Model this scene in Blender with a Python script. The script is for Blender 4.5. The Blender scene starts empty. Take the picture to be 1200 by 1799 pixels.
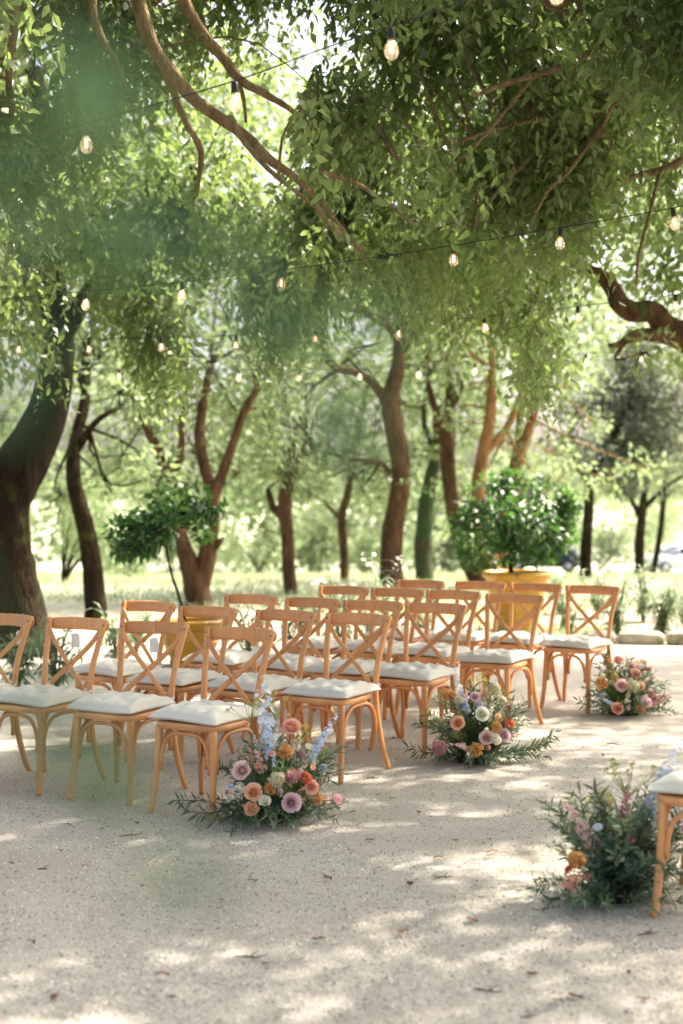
import bpy, math, random
import numpy as np
from mathutils import Vector, Matrix, Euler

# ------------------------------------------------------------------ camera, sky, sun, exposure
SC = bpy.context.scene
COL = SC.collection
F, CX, HY, CH = 2499.0, 600.0, 862.0, 1.612       # focal length and horizon in photo pixels, camera height
cam_d = bpy.data.cameras.new('camera')
cam = bpy.data.objects.new('camera', cam_d); COL.objects.link(cam)
cam.location = (0, 0, CH); cam.rotation_euler = (math.radians(90), 0, 0)
cam_d.sensor_fit = 'VERTICAL'; cam_d.sensor_height = 36.0; cam_d.sensor_width = 36.0; cam_d.lens = 50.0
cam_d.shift_y = -(899.5 - HY) / 1799.0
cam_d.clip_start = 0.05; cam_d.clip_end = 2000
cam_d.dof.use_dof = True; cam_d.dof.focus_distance = 7.5; cam_d.dof.aperture_fstop = 1.6
SC.camera = cam

SUN_TO = Vector((0.62, 0.40, 0.86)).normalized()
world = bpy.data.worlds.new('World'); SC.world = world; world.use_nodes = True
wn = world.node_tree
bg = wn.nodes['Background']
sky = wn.nodes.new('ShaderNodeTexSky'); sky.sky_type = 'NISHITA'; sky.sun_disc = False
sky.sun_elevation = math.asin(SUN_TO.z); sky.sun_rotation = math.atan2(SUN_TO.x, SUN_TO.y)
sky.dust_density = 7.0; sky.air_density = 0.5; sky.ozone_density = 0.3
wn.links.new(sky.outputs[0], bg.inputs[0]); bg.inputs[1].default_value = 0.13
sun_d = bpy.data.lights.new('sun', 'SUN'); sun_d.energy = 3.0; sun_d.angle = math.radians(0.7)
sun_d.color = (1.0, 0.91, 0.78)
sun = bpy.data.objects.new('sun', sun_d); COL.objects.link(sun)
sun.rotation_euler = SUN_TO.to_track_quat('Z', 'Y').to_euler()
SC.view_settings.view_transform = 'Standard'; SC.view_settings.look = 'None'
SC.view_settings.gamma = 1.0; SC.view_settings.exposure = 2.48
SC.render.engine = 'CYCLES'
cy = SC.cycles
cy.use_denoising = True
cy.max_bounces = 9; cy.diffuse_bounces = 5; cy.glossy_bounces = 3; cy.transmission_bounces = 6; cy.transparent_max_bounces = 12
cy.caustics_reflective = False; cy.caustics_refractive = False
cy.sample_clamp_indirect = 6.0

rng = np.random.default_rng(7)
random.seed(7)

# ------------------------------------------------------------------ helpers
def at(px, py, d):
    """point seen at a photo pixel, d metres in front of the camera"""
    return np.array([(px - CX) / F * d, d, CH - (py - HY) / F * d])

def terrain(y):
    t = np.clip((np.asarray(y, float) - 24.0) / 49.0, 0, 1)
    return -2.6 * (t * t * (3 - 2 * t) * 0.35 + t * 0.65)

def ground_at(px, d):
    p = at(px, HY, d); p[2] = float(terrain(d)); return p

def unit(v):
    v = np.asarray(v, float); n = np.linalg.norm(v, axis=-1, keepdims=True); return v / np.maximum(n, 1e-9)

def smooth_path(pts, n):
    """Catmull-Rom through pts (any number of columns)"""
    P = np.asarray(pts, float); k = len(P)
    P = np.vstack([2 * P[0] - P[1], P, 2 * P[-1] - P[-2]])
    out = []
    for t in np.linspace(0, k - 1 - 1e-6, n):
        i = int(t); f = t - i
        a, b, c, d = P[i], P[i + 1], P[i + 2], P[i + 3]
        out.append(0.5 * (2 * b + (c - a) * f + (2 * a - 5 * b + 4 * c - d) * f * f + (3 * b - 3 * c + d - a) * f ** 3))
    return np.array(out)

class MB:
    """collects verts and faces of ONE mesh"""
    def __init__(s): s.v = []; s.f = []; s.r = []
    def add(s, v, f, r=None):
        o = len(s.v); s.v += [tuple(map(float, p)) for p in v]; s.f += [tuple(i + o for i in q) for q in f]
        s.r += [0.5 if r is None else r] * len(v)
    def sweep(s, pts, rx, ry=None, seg=8, ref=None, power=1.0, cap=True, jitter=0.0):
        P = np.asarray(pts, float); n = len(P)
        rx = np.broadcast_to(np.asarray(rx, float), (n,)); ry = rx if ry is None else np.broadcast_to(np.asarray(ry, float), (n,))
        T = unit(np.gradient(P, axis=0))
        vs = []; up = None
        for i in range(n):
            t = T[i]
            if ref is not None: a = unit(np.cross(t, ref))
            else:
                if up is None:
                    up = np.array([0, 0, 1.0]) if abs(t[2]) < 0.9 else np.array([1.0, 0, 0])
                a = unit(np.cross(t, up))
            b = np.cross(a, t); up = b
            for k in range(seg):
                w = 2 * math.pi * (k + 0.5) / seg
                c, q = math.cos(w), math.sin(w)
                c = math.copysign(abs(c) ** power, c); q = math.copysign(abs(q) ** power, q)
                j = 1 + (jitter * (math.sin(3 * w + i * 0.7) + math.sin(5 * w - i * 1.1) + random.uniform(-1, 1)) if jitter else 0)
                vs.append(P[i] + (a * c * rx[i] + b * q * ry[i]) * j)
        fs = [(i * seg + k, i * seg + (k + 1) % seg, (i + 1) * seg + (k + 1) % seg, (i + 1) * seg + k) for i in range(n - 1) for k in range(seg)]
        if cap:
            fs.append(tuple(range(seg - 1, -1, -1))); fs.append(tuple((n - 1) * seg + k for k in range(seg)))
        s.add(vs, fs); return s
    def box(s, c, h):
        x, y, z = c; a, b, d = h
        v = [(x + i * a, y + j * b, z + k * d) for i in (-1, 1) for j in (-1, 1) for k in (-1, 1)]
        s.add(v, [(0, 1, 3, 2), (4, 6, 7, 5), (0, 4, 5, 1), (2, 3, 7, 6), (0, 2, 6, 4), (1, 5, 7, 3)]); return s
    def lathe(s, prof, seg=24, c=(0, 0, 0), wob=0.0):
        vs = []
        for (r, z) in prof:
            for k in range(seg):
                w = 2 * math.pi * k / seg; q = r * (1 + wob * math.sin(2 * w + z * 9))
                vs.append((c[0] + q * math.cos(w), c[1] + q * math.sin(w), c[2] + z))
        n = len(prof)
        fs = [(i * seg + k, i * seg + (k + 1) % seg, (i + 1) * seg + (k + 1) % seg, (i + 1) * seg + k) for i in range(n - 1) for k in range(seg)]
        if prof[0][0] > 1e-4: fs.append(tuple(range(seg - 1, -1, -1)))
        if prof[-1][0] > 1e-4: fs.append(tuple((n - 1) * seg + k for k in range(seg)))
        s.add(vs, fs); return s
    def mesh(s, name, mat, smooth=True):
        me = bpy.data.meshes.new(name); me.from_pydata(s.v, [], s.f)
        if mat: me.materials.append(mat)
        me.polygons.foreach_set('use_smooth', [smooth] * len(me.polygons))
        at_ = me.attributes.new('rnd', 'FLOAT', 'POINT'); at_.data.foreach_set('value', s.r)
        me.update(); return me

def link(name, me, parent=None, loc=None, rot=None, scale=None):
    o = bpy.data.objects.new(name, me); COL.objects.link(o)
    if parent is not None: o.parent = parent
    if loc is not None: o.location = tuple(map(float, loc))
    if rot is not None: o.rotation_euler = rot
    if scale is not None: o.scale = (scale,) * 3 if np.isscalar(scale) else scale
    return o

def tag(o, label=None, cat=None, group=None, kind=None):
    for k, v in (('label', label), ('category', cat), ('group', group), ('kind', kind)):
        if v: o[k] = v
    return o

def thing(name, label, cat, loc=(0, 0, 0), rz=0.0, group=None):
    return tag(link(name, None, None, loc, (0, 0, rz)), label, cat, group)

def tri_mesh(name, V, T, R, mat, smooth=False):
    """big triangle mesh from numpy arrays, R = per-vertex random value"""
    me = bpy.data.meshes.new(name)
    V = np.ascontiguousarray(V, np.float32); T = np.ascontiguousarray(T, np.int32)
    me.vertices.add(len(V)); me.vertices.foreach_set('co', V.ravel())
    me.loops.add(T.size); me.loops.foreach_set('vertex_index', T.ravel())
    me.polygons.add(len(T)); me.polygons.foreach_set('loop_start', np.arange(0, T.size, 3, dtype=np.int32))
    if smooth: me.polygons.foreach_set('use_smooth', np.ones(len(T), bool))
    a = me.attributes.new('rnd', 'FLOAT', 'POINT'); a.data.foreach_set('value', np.asarray(R, np.float32))
    me.materials.append(mat); me.update(calc_edges=True); return me

LT6 = np.array([[0, 2, 1], [1, 2, 4], [1, 4, 3], [3, 4, 5]])
LT4 = np.array([[0, 2, 1], [1, 2, 3]])
def leaves(P, D, N, L, W, full=True, R=None, wide=0.36, bend=0.12):
    """leaf blades: base P, direction D, normal N, length L, width W"""
    n = len(P); D = unit(D); S = unit(np.cross(D, N)); N = np.cross(S, D)
    L = np.broadcast_to(L, (n,))[:, None]; W = np.broadcast_to(W, (n,))[:, None]
    if R is None: R = rng.random(n)
    if full:
        V = np.stack([P, P + D * L * wide + S * W * .5 + N * W * .16, P + D * L * wide - S * W * .5 + N * W * .16,
                      P + D * L * .74 + S * W * .30 - N * L * bend * .4, P + D * L * .74 - S * W * .30 - N * L * bend * .4, P + D * L - N * L * bend], 1)
        T = LT6; k = 6
    else:
        V = np.stack([P, P + D * L * .45 + S * W * .5, P + D * L * .45 - S * W * .5, P + D * L - N * L * bend], 1); T = LT4; k = 4
    return V.reshape(-1, 3), (T[None] + (np.arange(n) * k)[:, None, None]).reshape(-1, 3), np.repeat(R, k)

def join(parts):
    Vs, Ts, Rs, o = [], [], [], 0
    for V, T, R in parts:
        Vs.append(V); Ts.append(T + o); Rs.append(R); o += len(V)
    return np.vstack(Vs), np.vstack(Ts), np.concatenate(Rs)

_K = rng.normal(size=(24, 3)); _PH = rng.random(24) * 6.28
def noise3(P, freq):
    P = np.asarray(P, float) * freq
    return np.sin(P @ _K.T + _PH).sum(1) / 4.9        # about unit variance / 1.41

def rdir(n):
    return unit(rng.normal(size=(n, 3)))

# ------------------------------------------------------------------ materials
def nt(name):
    m = bpy.data.materials.new(name); m.use_nodes = True
    t = m.node_tree; return m, t, t.nodes['Principled BSDF'], t.nodes['Material Output']
def N(t, kind, **kw):
    n = t.nodes.new(kind)
    for k, v in kw.items():
        if k in n.inputs: n.inputs[k].default_value = v
        else: setattr(n, k, v)
    return n
def mixc(t, fac, a, b):
    m = t.nodes.new('ShaderNodeMix'); m.data_type = 'RGBA'
    for s, v in ((0, fac), (6, a), (7, b)):
        if hasattr(v, 'links'): t.links.new(v, m.inputs[s])
        else: m.inputs[s].default_value = v if s == 0 else (*v, 1)
    return m.outputs[2]
def ramp(t, fac, lo, hi):
    r = t.nodes.new('ShaderNodeMapRange'); r.inputs[1].default_value = lo; r.inputs[2].default_value = hi
    t.links.new(fac, r.inputs[0]); return r.outputs[0]
def tex(t, scale, detail=4, coord='Object', kind='ShaderNodeTexNoise', stretch=None, rough=0.6):
    c = t.nodes.new('ShaderNodeTexCoord'); out = c.outputs[coord]
    if stretch:
        mp = t.nodes.new('ShaderNodeMapping'); mp.inputs['Scale'].default_value = stretch
        t.links.new(out, mp.inputs[0]); out = mp.outputs[0]
    n = t.nodes.new(kind); n.inputs['Scale'].default_value = scale
    if 'Detail' in n.inputs: n.inputs['Detail'].default_value = detail
    if 'Roughness' in n.inputs: n.inputs['Roughness'].default_value = rough
    t.links.new(out, n.inputs['Vector']); return n
def bump(t, b, h, strength, dist):
    n = t.nodes.new('ShaderNodeBump'); n.inputs['Strength'].default_value = strength; n.inputs['Distance'].default_value = dist
    t.links.new(h, n.inputs['Height']); t.links.new(n.outputs[0], b.inputs['Normal']); return n

def mat_leaf(name, dark, light, trans, tf=0.4, rough=0.42, spec=0.4):
    m, t, b, o = nt(name)
    a = t.nodes.new('ShaderNodeAttribute'); a.attribute_name = 'rnd'
    c = mixc(t, a.outputs['Fac'], dark, light)
    t.links.new(c, b.inputs['Base Color']); b.inputs['Roughness'].default_value = rough; b.inputs['Specular IOR Level'].default_value = spec
    tr = t.nodes.new('ShaderNodeBsdfTranslucent')
    tc = mixc(t, a.outputs['Fac'], tuple(x * .75 for x in trans), trans); t.links.new(tc, tr.inputs[0])
    mx = t.nodes.new('ShaderNodeMixShader'); mx.inputs[0].default_value = tf
    t.links.new(b.outputs[0], mx.inputs[1]); t.links.new(tr.outputs[0], mx.inputs[2]); t.links.new(mx.outputs[0], o.inputs[0])
    return m

def mat_bark(name, c1, c2, moss=None, mossamt=0.0, scale=9):
    m, t, b, o = nt(name)
    n1 = tex(t, scale, 8, stretch=(1, 1, .28), rough=.7)
    n2 = tex(t, 2.2, 3)
    c = mixc(t, ramp(t, n1.outputs['Fac'], .32, .68), c1, c2)
    if moss: c = mixc(t, ramp(t, n2.outputs['Fac'], .62 - mossamt, .72 - mossamt), c, moss)
    t.links.new(c, b.inputs['Base Color']); b.inputs['Roughness'].default_value = .95; b.inputs['Specular IOR Level'].default_value = .05
    v = tex(t, scale * 1.3, kind='ShaderNodeTexVoronoi', stretch=(1, 1, .3))
    ad = t.nodes.new('ShaderNodeMath'); t.links.new(v.outputs[0], ad.inputs[0]); t.links.new(n1.outputs['Fac'], ad.inputs[1])
    bump(t, b, ad.outputs[0], .9, .035)
    return m

def mat_simple(name, col, rough=.6, spec=.4, metal=0.0, var=None, vscale=20, vstretch=None, bmp=0.0, bscale=60):
    m, t, b, o = nt(name)
    b.inputs['Base Color'].default_value = (*col, 1); b.inputs['Roughness'].default_value = rough
    b.inputs['Specular IOR Level'].default_value = spec; b.inputs['Metallic'].default_value = metal
    if var:
        n = tex(t, vscale, 5, stretch=vstretch)
        t.links.new(mixc(t, ramp(t, n.outputs['Fac'], .35, .65), col, var), b.inputs['Base Color'])
    if bmp:
        n = tex(t, bscale, 3); bump(t, b, n.outputs['Fac'], bmp, .004)
    return m

def mat_petal(name, inner, outer, tf=.42):
    return mat_leaf(name, inner, outer, tuple(min(1, x * 1.05) for x in outer), tf, .6, .2)

M = {}
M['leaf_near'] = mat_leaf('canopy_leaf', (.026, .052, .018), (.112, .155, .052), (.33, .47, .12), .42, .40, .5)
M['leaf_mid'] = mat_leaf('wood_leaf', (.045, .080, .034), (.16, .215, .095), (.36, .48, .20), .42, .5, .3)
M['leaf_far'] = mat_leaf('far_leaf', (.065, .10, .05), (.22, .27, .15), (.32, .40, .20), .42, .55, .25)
M['leaf_grey'] = mat_leaf('grey_leaf', (.030, .040, .028), (.085, .10, .068), (.15, .18, .10), .3, .55, .3)
M['citrus'] = mat_leaf('citrus_leaf', (.014, .050, .018), (.035, .100, .030), (.13, .30, .04), .25, .42, .35)
M['plant'] = mat_leaf('plant_leaf', (.07, .13, .07), (.26, .33, .19), (.34, .42, .20), .32, .45, .4)
M['olive'] = mat_leaf('olive_leaf', (.038, .078, .042), (.20, .26, .16), (.24, .31, .13), .25, .5, .35)
M['euca'] = mat_leaf('eucalyptus_leaf', (.06, .13, .09), (.12, .21, .15), (.18, .28, .14), .2, .5, .3)
M['fresh'] = mat_leaf('fresh_leaf', (.10, .18, .05), (.20, .30, .08), (.35, .45, .10), .3, .5, .3)
M['stem'] = mat_simple('green_stem', (.10, .17, .06), .6)
M['grass'] = mat_leaf('grass_blade', (.15, .21, .10), (.40, .44, .27), (.42, .49, .26), .4, .6, .2)
M['bark'] = mat_bark('bark_brown', (.036, .022, .013), (.155, .088, .048), (.07, .085, .025), .02)
M['bark_dark'] = mat_bark('bark_dark', (.010, .008, .005), (.034, .023, .013), (.040, .048, .012), .08)
M['bark_sunlit'] = mat_bark('bark_sunlit', (.11, .055, .022), (.34, .185, .075), (.13, .12, .03), -.02)  # orange glow of strong sun on the trunks, put into the bark colour
M['bark_limb'] = mat_bark('bark_limb', (.10, .070, .036), (.27, .20, .11), (.14, .15, .045), .0, 14)
M['ivy_bark'] = mat_bark('bark_mossy', (.035, .04, .025), (.09, .09, .05), (.05, .09, .035), .16)

def mat_wood():
    m, t, b, o = nt('honey_beech')
    oi = t.nodes.new('ShaderNodeObjectInfo')
    n = tex(t, 14, 6, stretch=(1, 1, .12), rough=.65)
    n2 = tex(t, 3.0, 2)
    c = mixc(t, ramp(t, n.outputs['Fac'], .3, .7), (.54, .215, .058), (.72, .335, .108))
    c = mixc(t, ramp(t, n2.outputs['Fac'], .40, .75), c, (.60, .25, .075))
    h = t.nodes.new('ShaderNodeHueSaturation')
    t.links.new(c, h.inputs['Color']); t.links.new(ramp(t, oi.outputs['Random'], -1.2, 1.6), h.inputs['Value'])
    h.inputs['Saturation'].default_value = .95
    mr = t.nodes.new('ShaderNodeMapRange'); mr.inputs[3].default_value = .86; mr.inputs[4].default_value = 1.12
    t.links.new(oi.outputs['Random'], mr.inputs[0]); t.links.new(mr.outputs[0], h.inputs['Value'])
    t.links.new(h.outputs[0], b.inputs['Base Color'])
    b.inputs['Roughness'].default_value = .42; b.inputs['Specular IOR Level'].default_value = .35
    bump(t, b, n.outputs['Fac'], .12, .002)
    return m
M['wood'] = mat_wood()
def mat_linen():
    m, t, b, o = nt('linen')
    w = tex(t, 420, 2); n = tex(t, 9, 4)
    c = mixc(t, n.outputs['Fac'], (.62, .58, .49), (.73, .69, .60))
    c = mixc(t, ramp(t, w.outputs['Fac'], .3, .8), c, (.60, .56, .48))
    t.links.new(c, b.inputs['Base Color']); b.inputs['Roughness'].default_value = .92; b.inputs['Specular IOR Level'].default_value = .1
    b.inputs['Sheen Weight'].default_value = .15
    n3 = tex(t, 26, 3); bump(t, b, n3.outputs['Fac'], .35, .006)
    return m
M['linen'] = mat_linen()
M['screw'] = mat_simple('screw_metal', (.10, .075, .05), .45, .5, .6)
M['card'] = mat_leaf('white_card', (.86, .85, .83), (.88, .87, .85), (.85, .84, .8), .35, .8, .1)
M['string'] = mat_simple('twine', (.62, .54, .42), .9, .1)
M['black'] = mat_simple('black_rubber', (.012, .012, .012), .55, .3)
M['soil'] = mat_simple('soil', (.07, .045, .03), .95, .1, var=(.03, .02, .015), vscale=25, bmp=.6)

def mat_ground():
    m, t, b, o = nt('gravel_and_grass')
    geo = t.nodes.new('ShaderNodeNewGeometry'); sep = t.nodes.new('ShaderNodeSeparateXYZ'); t.links.new(geo.outputs['Position'], sep.inputs[0])
    fine = tex(t, 190, 3, rough=.7); fine2 = tex(t, 75, 5, rough=.75); mid = tex(t, 6, 5); big = tex(t, .9, 4)
    spk = tex(t, 130, kind='ShaderNodeTexVoronoi')
    c = mixc(t, ramp(t, fine.outputs['Fac'], .28, .72), (.335, .304, .254), (.75, .70, .612))
    c = mixc(t, ramp(t, fine2.outputs['Fac'], .36, .45), (.13, .115, .095), c)
    c = mixc(t, ramp(t, mid.outputs['Fac'], .35, .75), c, (.60, .552, .47))
    c = mixc(t, ramp(t, big.outputs['Fac'], .48, .72), c, (.50, .448, .37))
    # dry grass and lawn beyond the gravel
    wob = t.nodes.new('ShaderNodeMath'); wob.operation = 'MULTIPLY_ADD'
    t.links.new(big.outputs['Fac'], wob.inputs[0]); wob.inputs[1].default_value = 4.0; t.links.new(sep.outputs['Y'], wob.inputs[2])
    gr = mixc(t, ramp(t, mid.outputs['Fac'], .35, .65), (.31, .33, .21), (.53, .54, .40))
    dirt = mixc(t, ramp(t, fine2.outputs['Fac'], .3, .7), (.30, .23, .16), (.46, .37, .27))
    gr2 = mixc(t, ramp(t, tex(t, 1.7, 4).outputs['Fac'], .44, .58), dirt, gr)
    c = mixc(t, ramp(t, wob.outputs[0], 15.0, 18.0), c, gr2)
    c = mixc(t, ramp(t, wob.outputs[0], 20.0, 24.0), c, gr)
    t.links.new(c, b.inputs['Base Color']); b.inputs['Roughness'].default_value = .95; b.inputs['Specular IOR Level'].default_value = .12
    ad = t.nodes.new('ShaderNodeMath'); ad.operation = 'MULTIPLY_ADD'
    t.links.new(mid.outputs['Fac'], ad.inputs[0]); ad.inputs[1].default_value = 3.0; t.links.new(fine2.outputs['Fac'], ad.inputs[2])
    bp = bump(t, b, fine.outputs['Fac'], .8, .012)
    bp2 = t.nodes.new('ShaderNodeBump'); bp2.inputs['Strength'].default_value = .7; bp2.inputs['Distance'].default_value = .02
    t.links.new(ad.outputs[0], bp2.inputs['Height']); t.links.new(bp2.outputs[0], bp.inputs['Normal'])
    return m
M['ground'] = mat_ground()

# ------------------------------------------------------------------ the setting: ground, gravel, grass
def build_ground():
    ys = np.concatenate([np.concatenate([np.arange(-12, 3.5, .5), np.arange(3.5, 12, .1), np.arange(12, 24, .5)]), np.arange(24, 90, 2.0), np.array([95, 110, 140, 200, 300, 600])])
    xs = np.concatenate([np.array([-400, -150, -60, -30, -16]), np.concatenate([np.arange(-10, -3, .5), np.arange(-3, 3, .12), np.arange(3, 10.1, .5)]), np.array([16, 30, 60, 150, 400])])
    X, Y = np.meshgrid(xs, ys); Z = terrain(Y)
    P = np.stack([X, Y, 0 * X], -1).reshape(-1, 3)
    near = np.clip((26 - Y) / 10, 0, 1) * (np.abs(X) <= 10)
    Z = Z + (noise3(P, 1.3) * .006 + noise3(P + 3, 4.5) * .005).reshape(X.shape) * near
    m = MB(); w = len(xs)
    V = np.stack([X, Y, Z], -1).reshape(-1, 3)
    m.add(V, [(j * w + i, j * w + i + 1, (j + 1) * w + i + 1, (j + 1) * w + i) for j in range(len(ys) - 1) for i in range(w - 1)])
    o = link('ground', m.mesh('ground', M['ground'])); tag(o, 'pale gravel clearing running back into sunlit lawn', None, None, 'structure')
build_ground()

def build_gravel():
    n = 95000
    y = 3.9 + (rng.random(n) ** 1.7) * 5.4; x = (rng.random(n) - .5) * (.56 * y + .4)
    s = .0018 + .0052 * rng.random(n) ** 2.6
    O = np.array([[1, 0, 0], [0, 1, 0], [-1, 0, 0], [0, -1, 0], [0, 0, 1]], float)
    V = O[None] * s[:, None, None] * (.7 + .6 * rng.random((n, 5, 1))) * np.array([1, 1, .75])
    a = rng.random(n) * 6.28; ca, sa = np.cos(a), np.sin(a)
    V = np.stack([V[..., 0] * ca[:, None] - V[..., 1] * sa[:, None], V[..., 0] * sa[:, None] + V[..., 1] * ca[:, None], V[..., 2]], -1)
    z = noise3(np.stack([x, y, 0 * x], 1), 1.3) * .006 + noise3(np.stack([x, y, 0 * x], 1) + 3, 4.5) * .005
    V += np.stack([x, y, z + .0005], 1)[:, None]
    T = np.array([[0, 1, 4], [1, 2, 4], [2, 3, 4], [3, 0, 4]])
    T = (T[None] + (np.arange(n) * 5)[:, None, None]).reshape(-1, 3)
    m, t, b, o_ = nt('gravel_stone')
    at_ = t.nodes.new('ShaderNodeAttribute'); at_.attribute_name = 'rnd'
    cr = t.nodes.new('ShaderNodeValToRGB'); t.links.new(at_.outputs['Fac'], cr.inputs[0])
    cr.color_ramp.elements[0].color = (.12, .10, .08, 1); cr.color_ramp.elements[1].color = (.66, .60, .50, 1)
    e = cr.color_ramp.elements.new(.22); e.color = (.30, .27, .23, 1); e = cr.color_ramp.elements.new(.7); e.color = (.62, .57, .50, 1)
    t.links.new(cr.outputs[0], b.inputs['Base Color']); b.inputs['Roughness'].default_value = .9
    o = link('gravel', tri_mesh('gravel', V.reshape(-1, 3), T, np.repeat(rng.random(n), 5), m))
    tag(o, 'loose crushed stone scattered over the clearing', 'gravel', None, 'stuff')
build_gravel()
def build_litter():
    n = 2600
    y = 3.9 + rng.random(n) ** 1.4 * 9; x = (rng.random(n) - .5) * (.56 * y + .6)
    P0 = np.stack([x, y, 0 * x], 1); P0 = P0[noise3(P0, 2.2) > rng.normal(0, .5, n)]; n = len(P0)
    P0[:, 2] = noise3(P0, 1.3) * .006 + noise3(P0 + 3, 4.5) * .005 + .003
    a = rng.random(n) * 6.28; D = np.column_stack([np.cos(a), np.sin(a), rng.normal(size=n) * .15])
    L = .006 + .016 * rng.random(n) ** 2
    V, T, R = leaves(P0, D, np.column_stack([rng.normal(size=(n, 2)) * .3, np.ones(n)]), L, L * (.2 + .4 * rng.random(n)), True)
    m = mat_leaf('leaf_crumb', (.05, .035, .022), (.22, .15, .09), (.1, .06, .03), .05, .9, .1)
    tag(link('leaf_litter', tri_mesh('leaf_litter', V, T, R, m)), 'tiny dark crumbs of dry leaves strewn over the gravel', 'leaf litter', None, 'stuff')
build_litter()

def build_grass():
    n = 60000
    y = 15.5 + rng.random(n) ** 1.3 * 30; x = (rng.random(n) - .5) * (.6 * y + 3)
    P0 = np.stack([x, y, terrain(y)], 1)
    keep = noise3(P0 * [1, 1, 0], .5) > (-.3 - (y - 17) * .12); P0 = P0[keep]; n = len(P0)
    D = unit(np.stack([rng.normal(size=n) * .45, rng.normal(size=n) * .45, np.ones(n)], 1))
    V, T, R = leaves(P0, D, rdir(n), .05 + .10 * rng.random(n), .012 + .012 * rng.random(n), False)
    tag(link('grass', tri_mesh('grass', V, T, R, M['grass'])), 'thin sunlit grass covering the lawn behind the chairs', 'grass', None, 'stuff')
build_grass()

# ------------------------------------------------------------------ trees
def clump_leaves(centres, radii, per, L, W, full=False, squash=.7, droop=.35):
    """leaf clumps: leaves thick towards the outside of each clump, tips outwards and down"""
    Ps, Ds, Ns, Rs = [], [], [], []
    for c, r in zip(centres, radii):
        n = int(per * r * r)
        d = rdir(n); rad = r * rng.random(n) ** .45
        q = np.asarray(c) + d * rad[:, None] * np.array([1, 1, squash])
        keep = noise3(q, 2.4 / max(r, .2)) > -.35
        q, d = q[keep], d[keep]; n = len(q)
        Ps.append(q); Ds.append(unit(d * .6 + rng.normal(size=(n, 3)) * .6 + np.array([0, 0, -droop])))
        Ns.append(unit(rng.normal(size=(n, 3)) * .7 + np.array([0, 0, .8]))); Rs.append(np.clip(rng.random(n) * .8 + rng.random() * .25, 0, 1))
    P, D, Nn, R = map(np.concatenate, (Ps, Ds, Ns, Rs)); n = len(P)
    s = .7 + .6 * rng.random(n)
    return leaves(P, D, Nn, L * s, W * s, full, R)

def twig_leaves(S, droop, length, per, L, W):
    """hanging leafy twigs starting at S; returns (leaf arrays, list of twig polylines)"""
    n = len(S)
    h = rng.normal(size=(n, 3)) * [1, 1, 0]; h = unit(h) * (.15 + .75 * rng.random((n, 1)))
    ln = length * (.55 + .9 * rng.random(n))[:, None]
    Ps, Ds, Ns, Rs = [], [], [], []
    tone = np.clip(rng.normal(.42, .18, n) + .30 * noise3(S, 1.9), 0, 1)
    for k in range(per):
        f = (k + rng.random((n, 1)) * .8) / per
        p = S + ln * (h * f * .75 + np.array([0, 0, -1]) * (f * droop * .45 + f * f * droop * .75))
        tdir = unit(h * .75 + np.array([0, 0, -1]) * (droop * .45 + 1.5 * f * droop))
        side = unit(np.cross(tdir, rdir(n)))
        Ps.append(p); Ds.append(unit(tdir * .5 + side * .8 + rng.normal(size=(n, 3)) * .3 + np.array([0, 0, -.4])))
        Ns.append(unit(rng.normal(size=(n, 3)) * .6 * 1.6 + h * .6 + np.array([0, 0, .35]))); Rs.append(np.clip(tone + rng.normal(0, .16, n), 0, 1))
    P, D, Nn, R = map(np.concatenate, (Ps, Ds, Ns, Rs)); s = .65 + .6 * rng.random(len(P))
    arr = leaves(P, D, Nn, L * s, W * s * (.8 + .4 * rng.random(len(P))), True, R)
    return arr, (S, h, ln, droop)

def limb(parent, name, pts, radii, mat, n=None, seg=9, jit=.03):
    n = n or max(6, len(pts) * 4)
    Q = smooth_path(np.column_stack([np.asarray(pts, float), np.asarray(radii, float)]), n)
    return link(name, MB().sweep(Q[:, :3], Q[:, 3], seg=seg, jitter=jit).mesh(name, mat), parent)

def px_limb(pts):
    """[(px, py, depth, width_px)] -> points, radii"""
    P = [at(a, b, d) for a, b, d, w in pts]; R = [w * .46 * d / F for a, b, d, w in pts]
    return P, R

def wild_tree(name, label, trunk, branches, crown, mat_b, mat_l, leafsize=.13, per=900, group='trees around the clearing', low=0):
    """trunk / branches given as [(px,py,depth,width)], crown as list of (px,py,depth,radius m)"""
    P, R = px_limb(trunk)
    base = np.array(P[0])
    t = thing(name, label, 'tree', base, 0, group)
    P = [p - base for p in P]
    limb(t, 'trunk', [P[0] - [0, 0, .15]] + P, [R[0] * 1.35] + R, mat_b, seg=14, jit=.035)
    tips = list(smooth_path(P, 14)[8:])
    for b in branches:
        Q, r = px_limb(b); Q = [q - base for q in Q]
        limb(t, 'limb', Q, r, mat_b, seg=8); tips += list(smooth_path(Q, 7)[2:])
    if low:
        x0, dd = trunk[-1][0], trunk[-1][2]
        crown = list(crown) + [(x0 + random.gauss(0, 75), random.uniform(600, 880), dd + random.uniform(-.6, 2.2), random.uniform(.28, .62)) for _ in range(low)]
    C = [at(a, b, d) - base for a, b, d, r in crown]; CR = [r for *_, r in crown]
    # secondary twigs from the nearest tip into each clump
    tw = MB()
    for c, r in zip(C, CR):
        q = min(tips, key=lambda p: np.linalg.norm(p - c))
        mid = (q + c) * .5 + rng.normal(size=3) * .2
        path = smooth_path([q, mid, c], 7); tw.sweep(path, np.linspace(.026, .007, 7), seg=5)
        for k in range(4):
            e = c + rdir(1)[0] * r * .8
            tw.sweep(smooth_path([c, (c + e) / 2 + rng.normal(size=3) * .08, e], 5), np.linspace(.014, .004, 5), seg=4)
    tag(link('twigs', tw.mesh('twigs', mat_b), t), kind='stuff')
    V, T, Rr = clump_leaves(C, CR, per, leafsize, leafsize * .5)
    link('crown', tri_mesh('crown', V, T, Rr, mat_l), t)
    return t

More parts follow.
